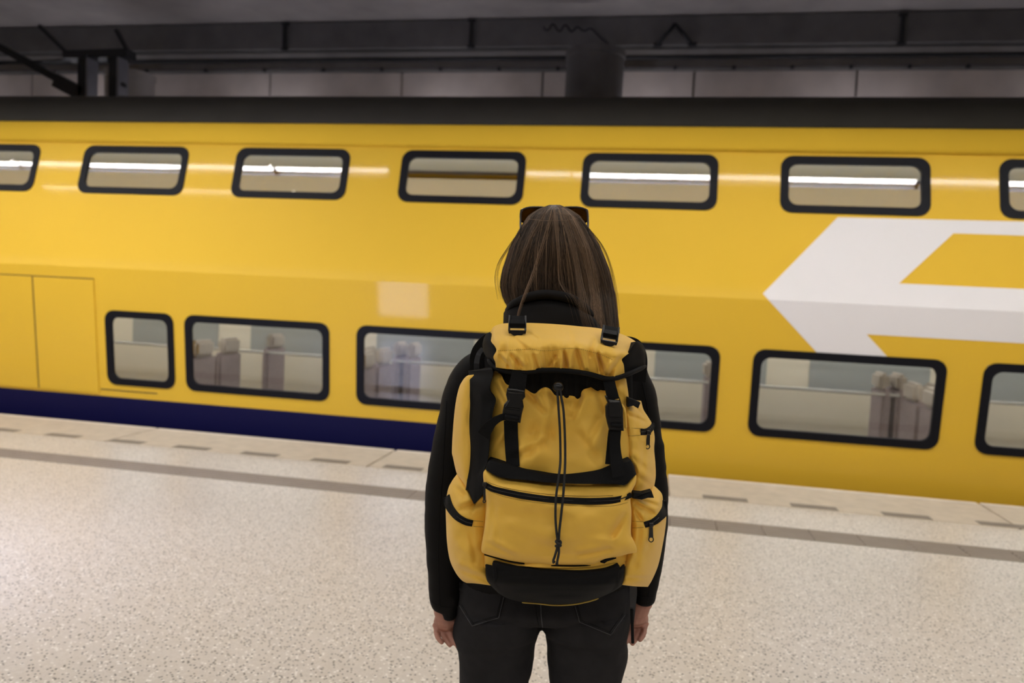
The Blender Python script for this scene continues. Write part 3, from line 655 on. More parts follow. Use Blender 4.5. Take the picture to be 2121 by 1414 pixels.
# sleeve seams and cuff hems
def bvh_of(o, off=None):
    me = o.data; n = len(me.vertices); co = np.empty(n * 3); me.vertices.foreach_get('co', co); co = co.reshape(-1, 3)
    if off is not None: co = co + off
    return BVHTree.FromPolygons([Vector(c) for c in co], [tuple(p.vertices) for p in me.polygons])
CAML = Vector((CAM @ R0, CAM @ F0 - DIST, CAM[2]))
def hit(bv, px, py, lift=0.0):
    q = Vector(pv(px, py, 0.0)); d = (q - CAML).normalized(); loc, nrm, i, ds = bv.ray_cast(CAML, d)
    if loc is None: return np.array(pv(px, py, -0.05))
    return np.array(loc - d * lift)
jb = bvh_of(jk)
def seam(name, pts, bv, mat, parent, r=0.0009, lift=0.0004, n=40):
    q = catmull(pts, n); return tube(name, [hit(bv, x, y, lift) for x, y in q], r, mat, parent, 5)
seam('sleeve_seam', [(925, 830), (921, 900), (917, 980), (911, 1060), (908, 1150), (911, 1262)], jb, M['black'], jk)
seam('sleeve_seam', [(1330, 790), (1342, 850), (1352, 930), (1358, 1000), (1359, 1090), (1350, 1180), (1341, 1248)], jb, M['black'], jk)
seam('cuff_hem', [(890.5, 1243), (905, 1253), (925, 1258), (944, 1258)], jb, M['black'], jk)
seam('cuff_hem', [(1313, 1233), (1330, 1236), (1348, 1237), (1357, 1236)], jb, M['black'], jk)
# --- jeans
hips = [(1190, 957, 1304, 0.0, 0.110), (1215, 951, 1306, -0.005, 0.120), (1236, 949, 1308, -0.010, 0.125), (1252, 947, 1308, -0.008, 0.115), (1264, 950, 1304, -0.004, 0.095)]
parts = [rowloft(hips, 72, 2.6)]
for s in (-1, 1):
    rows = [(y, a, b_, (-0.012, -0.012, -0.010, -0.006, 0, 0, 0, 0, 0.01, 0.02, 0.02)[i], (0.118, 0.106, 0.102, 0.098, 0.092, 0.088, 0.078, 0.066, 0.062, 0.054, 0.048)[i]) for i, (y, a, b_) in enumerate(LEG[s])]
    parts.append(rowloft(rows, 48, 2.2))
def jeans_disp(co):
    z = co[:, 2]; fold = np.exp(-((z - 0.66) / 0.06) ** 2)
    sl = z + 0.35 * np.abs(np.abs(co[:, 0]) - 0.02)
    return vnoise(np.stack([co[:, 0] * 7, co[:, 1] * 7, sl * 42], 1), 21) * (0.0016 + 0.0042 * fold) + vnoise(co * 60, 22) * 0.0007
jn = remesh('jeans', parts, 0.003, M['denim'], person, None, 3, jeans_disp)
nb = bvh_of(jn)
def patch_on(bv, top, right, bottom, left, nu, nv, lift, name, mat, parent):
    G = coons(top, right, bottom, left, nu, nv, cosu=False)[0]; q = np.array([hit(bv, x, y, lift) for x, y in G.reshape(-1, 2)])
    d = q - np.array(CAML); d /= np.linalg.norm(d, axis=1)[:, None]; Vv = np.concatenate([q, q + d * (lift + 0.002)]); n = nu * nv; Ff = []
    for i in range(nv - 1):
        for j in range(nu - 1): a = i * nu + j; Ff += [(a, a + 1, a + nu + 1, a + nu), (n + a, n + a + nu, n + a + nu + 1, n + a + 1)]
    rim = list(range(nu)) + [i * nu + nu - 1 for i in range(1, nv)] + [(nv - 1) * nu + j for j in range(nu - 2, -1, -1)] + [i * nu for i in range(nv - 2, 0, -1)]
    for i in range(len(rim)): a, c = rim[i], rim[(i + 1) % len(rim)]; Ff.append((a, n + a, n + c, c))
    return fixn(mk(name, Vv, Ff, mat, parent))
def coons(top, right, bottom, left, nu, nv, cosu=True):
    def res(p, n):
        q = catmull(p, 400); s = np.concatenate([[0], np.cumsum(np.linalg.norm(np.diff(q, axis=0), axis=1))]); s /= s[-1]
        t = np.linspace(0, 1, n); t = 0.5 - 0.5 * np.cos(np.pi * t) if cosu else t
        t = t if not cosu else 0.5 * t + 0.5 * np.linspace(0, 1, n)
        return np.stack([np.interp(t, s, q[:, 0]), np.interp(t, s, q[:, 1])], 1), t
    (T, u), (B, _) = res(top, nu), res(bottom, nu); (Lf, v), (Rt, _) = res(left, nv), res(right, nv)
    U, Vv = np.meshgrid(u, v); U3, V3 = U[..., None], Vv[..., None]
    G = (1 - V3) * T[None] + V3 * B[None] + (1 - U3) * Lf[:, None] + U3 * Rt[:, None] - ((1 - U3) * (1 - V3) * T[0] + U3 * (1 - V3) * T[-1] + (1 - U3) * V3 * B[0] + U3 * V3 * B[-1])
    return G, U, Vv
def pocket(c):
    (a, b_, d, e_) = c   # top left, bottom tip, bottom inner, top inner  (clockwise)
    return c
pL = [(951, 1205), (1049, 1212), (1043.5, 1238), (1033, 1279), (977.5, 1296), (950, 1252)]
pR = [(1186, 1225), (1302, 1210), (1296, 1272), (1265, 1314.6), (1200.6, 1288), (1191, 1254)]
patch_on(nb, [pL[0], pL[1]], [pL[1], pL[2], pL[3]], [pL[5], pL[4], pL[3]], [pL[0], pL[5]], 18, 16, 0.0022, 'back_pocket', M['denim'], jn)
patch_on(nb, [pR[0], pR[1]], [pR[1], pR[2]], [pR[4], pR[3], pR[2]], [pR[0], pR[5], pR[4]], 18, 16, 0.0022, 'back_pocket', M['denim'], jn)
for pts in ([(1043.5, 1236), (1033, 1279)], [(1033, 1279), (977.5, 1296)], [(977.5, 1296), (951, 1253)], [(1191, 1254), (1200.6, 1288)], [(1200.6, 1288), (1265, 1314.6)], [(1265, 1314.6), (1295, 1273)]):
    seam('pocket_stitch', pts, nb, M['dstitch'], jn, 0.0007, 0.0026, 24)
    c = (np.array(pts[0]) + pts[1]) / 2; cc = np.array((1000, 1250) if c[0] < 1100 else (1245, 1262)); off = (cc - c) / np.linalg.norm(cc - c) * 5
    seam('pocket_stitch', [tuple(np.array(p_) + off) for p_ in pts], nb, M['black'], jn, 0.0007, 0.0026, 24)
seam('yoke_seam', [(1120, 1250), (1121, 1275), (1124, 1299)], nb, M['dstitch'], jn, 0.0011, 0.0004, 24)
seam('yoke_seam', [(1109, 1250), (1112, 1278), (1117, 1299)], nb, M['black'], jn, 0.0010, 0.0004, 24)
seam('side_seam', [(952, 1210), (950, 1235), (949, 1255)], nb, M['black'], jn, 0.0012, 0.0004, 16)
# --- shoes
for s in (-1, 1):
    c = pv((LEG[s][-1][1] + LEG[s][-1][2]) / 2, 1868, 0.02); x, y = c[0], c[1]
    sho = remesh('shoe', [limb([[x, y - 0.03, 0.05], [x, y + 0.06, 0.055], [x, y + 0.15, 0.042]], [0.040, 0.042, 0.036]), limb([[x, y, 0.06], [x, y, 0.11]], [0.045, 0.05])], 0.006, M['shoe'], person)
    V_, F_ = [], []
    n = 28; th = np.linspace(0, 2 * np.pi, n, endpoint=False); ox = x + 0.044 * np.sign(np.cos(th)) * np.abs(np.cos(th)) ** 0.8; oy = y + 0.055 + 0.135 * np.sign(np.sin(th)) * np.abs(np.sin(th)) ** 0.85
    V_ = [(a, b_, z) for z in (0.0, 0.024) for a, b_ in zip(ox, oy)]; F_ = [tuple(range(n))[::-1], tuple(range(n, 2 * n))] + [(i, (i + 1) % n, n + (i + 1) % n, n + i) for i in range(n)]
    mk('sole', V_, F_, M['sole'], sho, False)
# --- hood of the jacket
PAN = {}
def panel(name, top, right, bottom, left, yfun, back, mat, parent, origin=None, nu=60, nv=50, shrink=0.92, wr=None, dz=0.0):
    """padded fabric panel: outline traced at real depth, puffed towards the viewer, closed and given a body behind"""
    G, U, Vv = coons(top, right, bottom, left, nu, nv)
    yl = yfun(U, Vv, G)
    if wr is not None: yl = yl + wr(G, U, Vv)
    Q = P(G[..., 0], G[..., 1], yl); c = Q.reshape(-1, 3).mean(0)
    Bk = Q.copy(); Bk[..., 1] = back; Bk[..., 0] = c[0] + (Bk[..., 0] - c[0]) * shrink; Bk[..., 2] = c[2] + (Bk[..., 2] - c[2]) * shrink + dz
    n = nu * nv; Ff = []
    idx = np.arange(n).reshape(nv, nu)
    for i in range(nv - 1):
        for j in range(nu - 1): a = idx[i, j]; Ff += [(a, a + nu, a + nu + 1, a + 1), (n + a, n + a + 1, n + a + nu + 1, n + a + nu)]
    rim = list(idx[0]) + list(idx[1:, -1]) + list(idx[-1, -2::-1]) + list(idx[-2:0:-1, 0])
    for i in range(len(rim)): a, d = rim[i], rim[(i + 1) % len(rim)]; Ff.append((a, d, n + d, n + a))
    o = fixn(mk(name, np.concatenate([Q.reshape(-1, 3), Bk.reshape(-1, 3)]), Ff, mat, parent, True, origin))
    PAN.setdefault(name, []).append((G.reshape(-1, 2), yl.ravel())); PAN[o.name] = [(G.reshape(-1, 2), yl.ravel())]
    return o
def puff(U, V, ku=2.5, kv=2.5):
    return np.clip(1 - np.abs(2 * U - 1) ** ku, 0, 1) ** 0.5 * np.clip(1 - np.abs(2 * V - 1) ** kv, 0, 1) ** 0.5
def wrinkle(amp, fx, fy, seed, amp2=0.0):
    def f(G, U, V):
        m_ = np.clip(8 * U * (1 - U), 0, 1) * np.clip(8 * V * (1 - V), 0, 1)
        r = vnoise(G * [fx, fy], seed)
        return (amp * r + amp2 * vnoise(G * [fx * 2.7, fy * 2.7], seed + 5)) * m_
    return f
hd_ = panel('hood', [(1043, 648), (1052, 634), (1070, 625), (1100, 616), (1135, 612), (1180, 622), (1212, 640), (1234, 660)], [(1234, 660), (1250, 680), (1262, 710)],
            [(1042, 712), (1100, 720), (1180, 720), (1262, 710)], [(1043, 648), (1042, 680), (1042, 712)],
            lambda U, V, G: -0.060 - 0.085 * puff(U, V, 2.2, 4) - 0.02 * V, 0.06, M['jacket'], jk, None, 70, 50, 0.9,
            lambda G, U, V: 0.006 * vnoise(np.stack([G[..., 0] * 0.012, (G[..., 1] - 0.002 * (G[..., 0] - 1140) ** 2 * 0.6) * 0.045], -1), 4) * np.clip(8 * U * (1 - U), 0, 1), dz=-0.01)
panel('hood_rim', [(1046, 640), (1060, 622), (1100, 604), (1137, 600), (1182, 608), (1214, 628), (1233, 652)], [(1233, 652), (1234, 663)],
      [(1045, 652), (1062, 638), (1098, 623), (1137, 619), (1180, 628), (1212, 646), (1234, 663)], [(1046, 640), (1045, 652)],
      lambda U, V, G: -0.052 - 0.082 * np.clip(1 - np.abs(2 * U - 1) ** 2.2, 0, 1) ** 0.5 - 0.012 * np.clip(1 - (2 * V - 1) ** 2, 0, 1) ** 0.5, 0.055, M['jacket'], jk, None, 70, 14, 0.94, dz=-0.02)
# --- hair
HY = np.array([423, 428, 434, 446, 470, 510, 560, 590, 615, 640, 670, 705.])
HXL = np.array([1141, 1128, 1114, 1096, 1080, 1059, 1043, 1038, 1043, 1054, 1066, 1076.])
HXR = np.array([1157, 1168, 1181, 1198, 1216, 1240, 1259, 1266, 1271, 1274, 1277, 1280.])
HR = np.array([0.012, 0.04, 0.058, 0.078, 0.094, 0.103, 0.103, 0.101, 0.10, 0.10, 0.105, 0.11])
def hair_pt(phi, y, k=1.0):
    c = 1149.0; xl, xr = np.interp(y, HY, HXL), np.interp(y, HY, HXR); r = np.interp(y, HY, HR) * k
    s = np.sin(phi); px = np.where(s < 0, c + (c - xl) * s * k, c + (xr - c) * s * k)
    grow = np.clip((y - 610) / 60, 0, 1) * np.clip((phi - 0.25) / 0.6, 0, 1)
    yl = 0.015 - (r + 0.055 * grow) * np.cos(phi)
    return px, yl
def hair_end(phi):
    d = np.degrees(phi)
    return np.interp(d, [-125, -70, -45, -25, 0, 15, 28, 45, 90, 125], [600, 640, 650, 640, 632, 640, 700, 712, 712, 640])
nphi, ny = 64, 60; phs = np.radians(np.linspace(-128, 128, nphi)); Vh = []
for j, ph in enumerate(phs):
    ys = 424 + (hair_end(ph) - 8 - 424) * np.linspace(0, 1, ny) ** 1.35; px, yl = hair_pt(np.full(ny, ph), ys, 0.955); Vh.append(P(px, ys + 1.5, yl))
Vh = np.array(Vh).reshape(-1, 3); Fh = [(j * ny + i, (j + 1) * ny + i, (j + 1) * ny + i + 1, j * ny + i + 1) for j in range(nphi - 1) for i in range(ny - 1)]
Ch = [np.tile([0.022, 0.014, 0.009], (len(Vh), 1))]; VV = [Vh]; FF = [np.array(Fh)]; off = len(Vh)
def add_strands(PX, PY, YL, rad, tone):
    """PX.. arrays (strands, points)"""
    global off
    Q = P(PX, PY, YL); n, m_, _ = Q.shape
    T = np.gradient(Q, axis=1); T /= np.linalg.norm(T, axis=2, keepdims=True) + 1e-12
    A = np.cross(T, np.array([0.2, 1.0, 0.1])); A /= np.linalg.norm(A, axis=2, keepdims=True) + 1e-12; B = np.cross(T, A)
    r = rad[:, None] * np.interp(np.linspace(0, 1, m_), [0, 0.1, 0.7, 1], [0.6, 1, 0.9, 0.25])[None]
    V3 = np.stack([Q + r[..., None] * (A * math.cos(a) + B * math.sin(a)) for a in (0.5, 2.6, 4.7)], 2).reshape(-1, 3)
    s, i, k = np.meshgrid(np.arange(n), np.arange(m_ - 1), np.arange(3), indexing='ij'); k2 = (k + 1) % 3; bs = (s * m_ + i) * 3
    FF.append(np.stack([bs + k, bs + k2, bs + 3 + k2, bs + 3 + k], -1).reshape(-1, 4) + off); VV.append(V3); Ch.append(np.repeat(tone, m_ * 3, axis=0)); off += len(V3)
NL, NS, NP = 260, 30, 18
tt = np.linspace(0, 1, NP)
lp = rng.uniform(math.radians(-118), math.radians(118), NL); lp[:60] = rng.uniform(math.radians(15), math.radians(95), 60)
for l in range(NL):
    ph0 = lp[l]; depth = rng.uniform(0.965, 1.025); sway = rng.normal(0, 0.05); end = hair_end(ph0) + rng.normal(0, 6)
    light = rng.random() ** 2.4; tone0 = np.array([0.021, 0.0135, 0.0088]) * (1 - light) + np.array([0.22, 0.138, 0.080]) * light
    n = NS; d0 = rng.normal(0, 0.075, n); dz = rng.normal(0, 0.008, n)
    ys = 425 + rng.uniform(-1, 6, n)[:, None] + (end - 428 + rng.normal(0, 5, n)[:, None]) * tt[None] ** 1.25
    clump = np.interp(tt, [0, 0.35, 1], [1.4, 0.9, 0.35])[None]
    phi = ph0 + d0[:, None] * clump + sway * tt[None] + 0.02 * np.sin(tt[None] * 5 + ph0 * 9)
    px, yl = hair_pt(phi, ys, 1.0); k = depth + dz[:, None]
    px = 1149 + (px - 1149) * k; yl = 0.015 + (yl - 0.015) * k
    add_strands(px, ys, yl, rng.uniform(0.00028, 0.00055, n), np.minimum(tone0 * np.exp(rng.normal(0, 0.45, (n, 1))) * np.where(rng.random((n, 1)) < 0.12, 2.6, 1.0), 0.34 * np.array([1, .64, .38])))
def lock(pts, n, spread, tone, rad=0.0003, conv=0.4):
    q = catmull(np.array(pts, float), NP); o = rng.normal(0, spread, (n, 1)) * np.interp(tt, [0, 0.5, 1], [1, 0.8, conv])[None]; o2 = rng.normal(0, spread * 0.3, (n, 1))
    add_strands(q[None, :, 0] + o, q[None, :, 1] + o2, np.repeat(q[None, :, 2], n, 0) + rng.normal(0, 0.001, (n, 1)), np.full(n, rad), np.tile(tone, (n, 1)) * rng.uniform(0.8, 1.2, (n, 1)))
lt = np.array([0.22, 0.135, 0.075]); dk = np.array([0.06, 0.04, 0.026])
lock([(1144, 440, -0.08), (1122, 510, -0.100), (1104, 565, -0.110), (1088, 605, -0.140), (1074, 645, -0.155), (1066, 688, -0.165)], 14, 2.2, lt)
lock([(1148, 430, -0.05), (1151, 470, -0.088), (1156, 530, -0.098), (1158, 580, -0.10), (1172, 606, -0.13)], 14, 2.0, lt)
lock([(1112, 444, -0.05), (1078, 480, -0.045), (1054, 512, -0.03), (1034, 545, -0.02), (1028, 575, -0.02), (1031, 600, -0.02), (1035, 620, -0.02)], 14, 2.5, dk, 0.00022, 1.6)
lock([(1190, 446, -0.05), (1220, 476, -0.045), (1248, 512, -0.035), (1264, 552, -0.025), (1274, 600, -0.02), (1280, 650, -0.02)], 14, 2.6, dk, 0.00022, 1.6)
lock([(1150, 440, -0.08), (1158, 520, -0.105), (1164, 590, -0.11), (1185, 614, -0.15), (1197, 640, -0.165), (1208, 670, -0.17)], 9, 2.0, lt * 0.8, 0.0002, 4.0)
lock([(1166, 440, -0.075), (1186, 500, -0.104), (1198, 560, -0.115), (1207, 610, -0.14), (1215, 650, -0.165), (1226, 686, -0.175)], 22, 4.0, lt * 0.7, 0.0003, 2.0)
lock([(1172, 445, -0.07), (1205, 510, -0.09), (1222, 570, -0.095), (1236, 630, -0.13), (1252, 690, -0.16)], 26, 5.0, lt * 0.8, 0.0003, 1.5)
lock([(1130, 440, -0.07), (1096, 500, -0.08), (1072, 560, -0.07), (1066, 600, -0.07), (1072, 630, -0.07)], 20, 5.0, lt * 0.7, 0.0003, 1.0)

lock([(1095, 453, -0.066), (1120, 456, -0.098), (1150, 456.5, -0.104), (1180, 455, -0.098), (1204, 449, -0.068)], 4, 0.6, lt, 0.00028, 1.0)
for k in range(70):
    ph = rng.uniform(-1.7, 1.7); y0 = rng.uniform(425, 560); ln = rng.uniform(40, 140); ys = y0 + ln * tt; kk = 1.02 + rng.uniform(0.0, 0.09) * np.sin(tt * math.pi * rng.uniform(0.6, 1.1)); phi = ph + rng.normal(0, 0.3) * tt
    px, yl = hair_pt(phi, ys, 1.0); px = 1149 + (px - 1149) * kk; yl = 0.015 + (yl - 0.015) * kk
    add_strands(px[None], ys[None], yl[None], np.array([0.00016]), (lt * rng.uniform(0.5, 1.1))[None])
VV = np.concatenate(VV); FF = np.concatenate(FF); Ch = np.concatenate(Ch)
me = bpy.data.meshes.new('hair'); me.vertices.add(len(VV)); me.vertices.foreach_set('co', VV.ravel())
me.loops.add(FF.size); me.loops.foreach_set('vertex_index', FF.ravel().astype(np.int32)); me.polygons.add(len(FF)); me.polygons.foreach_set('loop_start', np.arange(0, FF.size, 4, dtype=np.int32))
me.update(calc_edges=True); me.polygons.foreach_set('use_smooth', np.ones(len(FF), bool))
at = me.attributes.new('tone', 'FLOAT_COLOR', 'POINT'); at.data.foreach_set('color', np.hstack([Ch, np.ones((len(Ch), 1))]).ravel())
me.materials.append(M['hair']); me.validate(); hair = link(bpy.data.objects.new('hair', me), person); hair['label'] = 'long straight brown hair'
# ------------------------------------------------------------------ sunglasses pushed up on the head
SO = pv(1149, 462, 0.045)
sg = empty('sunglasses', tuple(local_to_world(SO)), PSI, 'dark sunglasses pushed up on top of the brown hair', 'sunglasses')
def loop_px(c, w_, h_, yl0, yl1, n=28, ex=2.8):
    th = np.linspace(0, 2 * np.pi, n); x = np.sign(np.cos(th)) * np.abs(np.cos(th)) ** (2 / ex); y = np.sign(np.sin(th)) * np.abs(np.sin(th)) ** (2 / ex)
    return np.array([pv(c[0] + a * w_ + b_ * 0, c[1] + b_ * h_, yl0 + (yl1 - yl0) * (b_ + 1) / 2) for a, b_ in zip(x, y)])
for s in (-1, 1):
    lp_ = loop_px((1148 + s * 37, 447), 33, 18, 0.035, 0.075); rim = tube('rim', lp_, 0.0026, M['tortoise'], sg, 8, SO)
    cc = lp_[:-1]; n = len(cc); mk('lens', np.concatenate([cc, cc + [0, 0.002, 0.001]]), [tuple(range(n)), tuple(range(2 * n - 1, n - 1, -1))] + [(i, (i + 1) % n, n + (i + 1) % n, n + i) for i in range(n)], M['lens'], rim, False, SO)
    x0 = 1148 + s * 68
    tube('temple', [pv(1148 + s * 64, 433, 0.045), pv(x0, 436, 0.040), pv(x0 + s * 1, 446, 0.025), pv(x0 + s * 2, 462, -0.005), pv(x0 + s * 1, 490, -0.035)], [0.0028, 0.0034, 0.003, 0.0026, 0.002], M['tortoise'], sg, 8, SO)
    mk('hinge', *ballvf(pv(x0 - s * 1, 438, 0.038), 0.0036, 10, 6), M['tortoise'], sg, True, SO)
tube('bridge', [pv(1142, 443, 0.05), pv(1148, 440, 0.053), pv(1154, 443, 0.05)], 0.0022, M['tortoise'], sg, 8, SO)
#PACK
# ------------------------------------------------------------------ backpack
PO = np.array([0.0, -0.24, float(pv(1147, 1252, -0.24)[2])])
pk = empty('backpack', tuple(local_to_world(PO)), PSI, 'large yellow and black hiking backpack worn on the back', 'backpack')
def yat(px, py, names):
    best = None
    for nm in names:
        for G, yl in PAN[nm]:
            d = (G[:, 0] - px) ** 2 + (G[:, 1] - py) ** 2; i = int(d.argmin())
            if d[i] < 60 and (best is None or yl[i] < best): best = yl[i]
    return -0.34 if best is None else best
def pan(name, T, R_, B, L_, yf, back, mat, **k):
    par = k.pop('parent', pk)
    return panel(name, T, R_, B, L_, yf, back, mat, par, PO, **k)
def ribbon(name, path, width, yl, mat, parent=pk, thick=0.0022, n=None, lift=0.002, on=None, smooth_depth=True):
    """flat webbing along an image path; width in pixels (list or number), depth from the panels beneath or given"""
    n = n or max(6, int(len(path) * 8)); q = catmull(np.array([p[:2] for p in path], float), n)
    T = np.gradient(q, axis=0); T /= np.linalg.norm(T, axis=1)[:, None]; Nn = np.stack([-T[:, 1], T[:, 0]], 1)
    w_ = np.interp(np.linspace(0, 1, n), np.linspace(0, 1, len(np.atleast_1d(width))), np.atleast_1d(width)) / 2
    cols = []
    for u in (-1, -0.5, 0, 0.5, 1):
        e_ = q + Nn * (w_ * u)[:, None]
        if on: dy = np.array([yat(a, b_, on) for a, b_ in e_]) - lift
        else: dy = np.interp(np.linspace(0, 1, n), np.linspace(0, 1, len(np.atleast_1d(yl))), np.atleast_1d(yl))
        if on and smooth_depth: dy = np.convolve(np.pad(dy, 3, mode='edge'), np.ones(7) / 7, 'valid')
        cols.append(P(e_[:, 0], e_[:, 1], dy))
    if on:
        m_ = np.min([c[:, 1] for c in cols], axis=0)
        for c in cols: c[:, 1] = 0.5 * c[:, 1] + 0.5 * m_
    Q = np.stack(cols, 1); k = 5; Vv = np.concatenate([Q.reshape(-1, 3), (Q + [0, thick, 0]).reshape(-1, 3)]); N_ = n * k; Ff = []
    for i in range(n - 1):
        for j in range(k - 1): a = i * k + j; Ff += [(a, a + 1, a + k + 1, a + k), (N_ + a, N_ + a + k, N_ + a + k + 1, N_ + a + 1)]
        for j in (0, k - 1): a = i * k + j; Ff.append((a, a + k, N_ + a + k, N_ + a))
    for i in (0, n - 1):
        for j in range(k - 1): a = i * k + j; Ff.append((a, a + 1, N_ + a + 1, N_ + a))
    return fixn(mk(name, Vv, Ff, mat, parent, False, PO))
def plate(name, pts, yl, thick, mat, parent=pk, cham=0.0012, hole=None):
    """moulded plate with bevelled rim from an image outline"""
    pts = np.array(pts, float); n = len(pts); y_ = np.broadcast_to(np.asarray(yl, float), (n,))
    Q = P(pts[:, 0], pts[:, 1], y_); c = Q.mean(0)
    ins = c + (Q - c) * (1 - cham / (np.linalg.norm(Q - c, axis=1)[:, None] + 1e-9)); ins[:, 1] = Q[:, 1]
    rimf = Q + [0, cham, 0]; bk = Q + [0, thick, 0]
    Vv = np.concatenate([ins, rimf, bk]); Ff = [tuple(range(n)), tuple(range(3 * n - 1, 2 * n - 1, -1))]
    for i in range(n):
        j = (i + 1) % n; Ff += [(i, j, n + j, n + i), (n + i, n + j, 2 * n + j, 2 * n + i)]
    return fixn(mk(name, Vv, Ff, mat, parent, False, PO))
def ptube(name, path, r, mat, on=None, lift=0.0, yl=None, parent=pk, n=40, sides=8, caps=None):
    q = catmull(np.array([p[:2] for p in path], float), n)
    if on: dy = np.array([yat(a, b_, on) for a, b_ in q]) - lift; dy = np.convolve(np.pad(dy, 2, mode='edge'), np.ones(5) / 5, 'valid')
    else: dy = np.interp(np.linspace(0, 1, n), np.linspace(0, 1, len(np.atleast_1d(yl))), np.atleast_1d(yl))
    return tube(name, P(q[:, 0], q[:, 1], dy), r, mat, parent, sides, PO)
# back padding and shoulder straps against the jacket
pan('back_panel', [(1030, 715), (1160, 705), (1310, 722)], [(1310, 722), (1310, 950), (1300, 1195)], [(1000, 1195), (1150, 1205), (1300, 1195)], [(1030, 715), (1005, 950), (1000, 1195)],
    lambda U, V, G: -0.17 - 0.02 * puff(U, V), -0.130, M['black'], nu=24, nv=24, shrink=0.98)
for s, pts in ((-1, [(1040, 700), (1015, 705), (996, 722), (988, 742), (990, 772)]), (1, [(1290, 712), (1312, 716), (1322, 730), (1326, 752), (1322, 790)])):
    ribbon('shoulder_strap', pts, [34, 32, 30, 30], [-0.14, -0.135, -0.125, -0.12, -0.12], M['black'], thick=0.010)
ribbon('haul_loop', [(1000, 722), (992, 732), (987.5, 748), (987, 770)], [9, 10, 11, 11], [-0.17, -0.185, -0.19, -0.185], M['greyweb'], thick=0.003)
# main sack
main_top = [(1020, 770), (1037, 775), (1049, 796), (1070, 802), (1088, 806), (1100, 813), (1109, 817), (1116, 810), (1124, 804), (1134, 804), (1142, 809), (1152, 819.5), (1175, 819), (1199, 821), (1205, 812), (1211, 806), (1226, 801), (1241, 799), (1250, 806), (1262, 800), (1280, 786), (1297, 784)]
def creases(G, segs):
    out = 0
    for x0, y0, x1, y1, w_, a in segs:
        p0, p1 = np.array([x0, y0], float), np.array([x1, y1], float); d = p1 - p0; L2 = d @ d
        t = ((G - p0) @ d) / L2; tc = np.clip(t, 0, 1); e2 = ((G - (p0 + tc[..., None] * d)) ** 2).sum(-1)
        side = ((G[..., 0] - x0) * d[1] - (G[..., 1] - y0) * d[0]) / math.sqrt(L2)
        out = out + a * np.exp(-e2 / w_ ** 2) - 0.7 * a * np.exp(-((side - 1.5 * w_) ** 2 + (np.clip(t, 0, 1) - t) ** 2 * L2) / (1.4 * w_) ** 2)
    return out
def main_y(U, V, G):
    y = -0.300 - 0.062 * np.clip(1 - np.abs(2 * U - 1) ** 3.0, 0, 1) ** 0.5 * (0.72 + 0.28 * np.sin(np.clip(V * 1.1, 0, 1) * math.pi * 0.8))
    return y + 0.016 * np.exp(-(V / 0.035) ** 2)
def main_w(G, U, V):
    m_ = np.clip(8 * U * (1 - U), 0, 1)
    fan = vnoise(np.stack([(G[..., 0] - 1158) / (24 + 0.35 * (G[..., 1] - 800)), G[..., 1] * 0.004], -1), 31) * 0.020 * np.exp(-((G[..., 1] - 820) / 85) ** 2)
    low = vnoise(np.stack([G[..., 0] * 0.018 + G[..., 1] * 0.012, G[..., 1] * 0.022 - G[..., 0] * 0.006], -1), 33) * 0.011
    fold = creases(G, [(1092, 812, 1128, 852, 6, .010), (1122, 806, 1132, 842, 5, .006), (1202, 820, 1186, 862, 6, .010), (1176, 822, 1180, 850, 5, .006), (1236, 803, 1252, 850, 7, .008), (1146, 840, 1140, 905, 8, .006), (1068, 946, 1128, 918, 8, .010), (1240, 868, 1218, 915, 8, .008),
                       (1022, 936, 1050, 905, 7, .008), (1026, 800, 1046, 834, 5, .008), (1110, 880, 1098, 940, 9, .006), (1200, 900, 1238, 950, 9, .006), (1288, 800, 1296, 838, 4, .006)])
    return (fan + low + fold + vnoise(G * [0.05, 0.04], 35) * 0.0018) * m_
pan('main_sack', main_top, [(1297, 784), (1302, 821), (1300, 845), (1305, 890), (1308, 950), (1306, 1160)], [(1003, 1160), (1080, 1172), (1200, 1176), (1306, 1160)], [(1020, 770), (1012, 812), (1018, 860), (1010, 935), (1004, 1040), (1003, 1160)],
    main_y, -0.165, M['yellow'], nu=110, nv=110, shrink=0.98, wr=main_w)
def coll_w(G, U, V): return 0.0035 * np.sin(G[..., 0] * 0.25 + 2.0 * vnoise(G * [0.03, 0.02], 41)) * np.clip(6 * U * (1 - U), 0, 1) * (0.4 + 0.6 * V)
pan('drawstring_collar', [(1032, 748), (1100, 746), (1200, 750), (1262, 765)], [(1262, 765), (1262, 830)], [(1032, 830), (1150, 836), (1262, 830)], [(1032, 748), (1032, 830)],
    lambda U, V, G: -0.300 - 0.022 * puff(U, V, 4, 4), -0.2, M['black'], nu=110, nv=30, wr=coll_w)
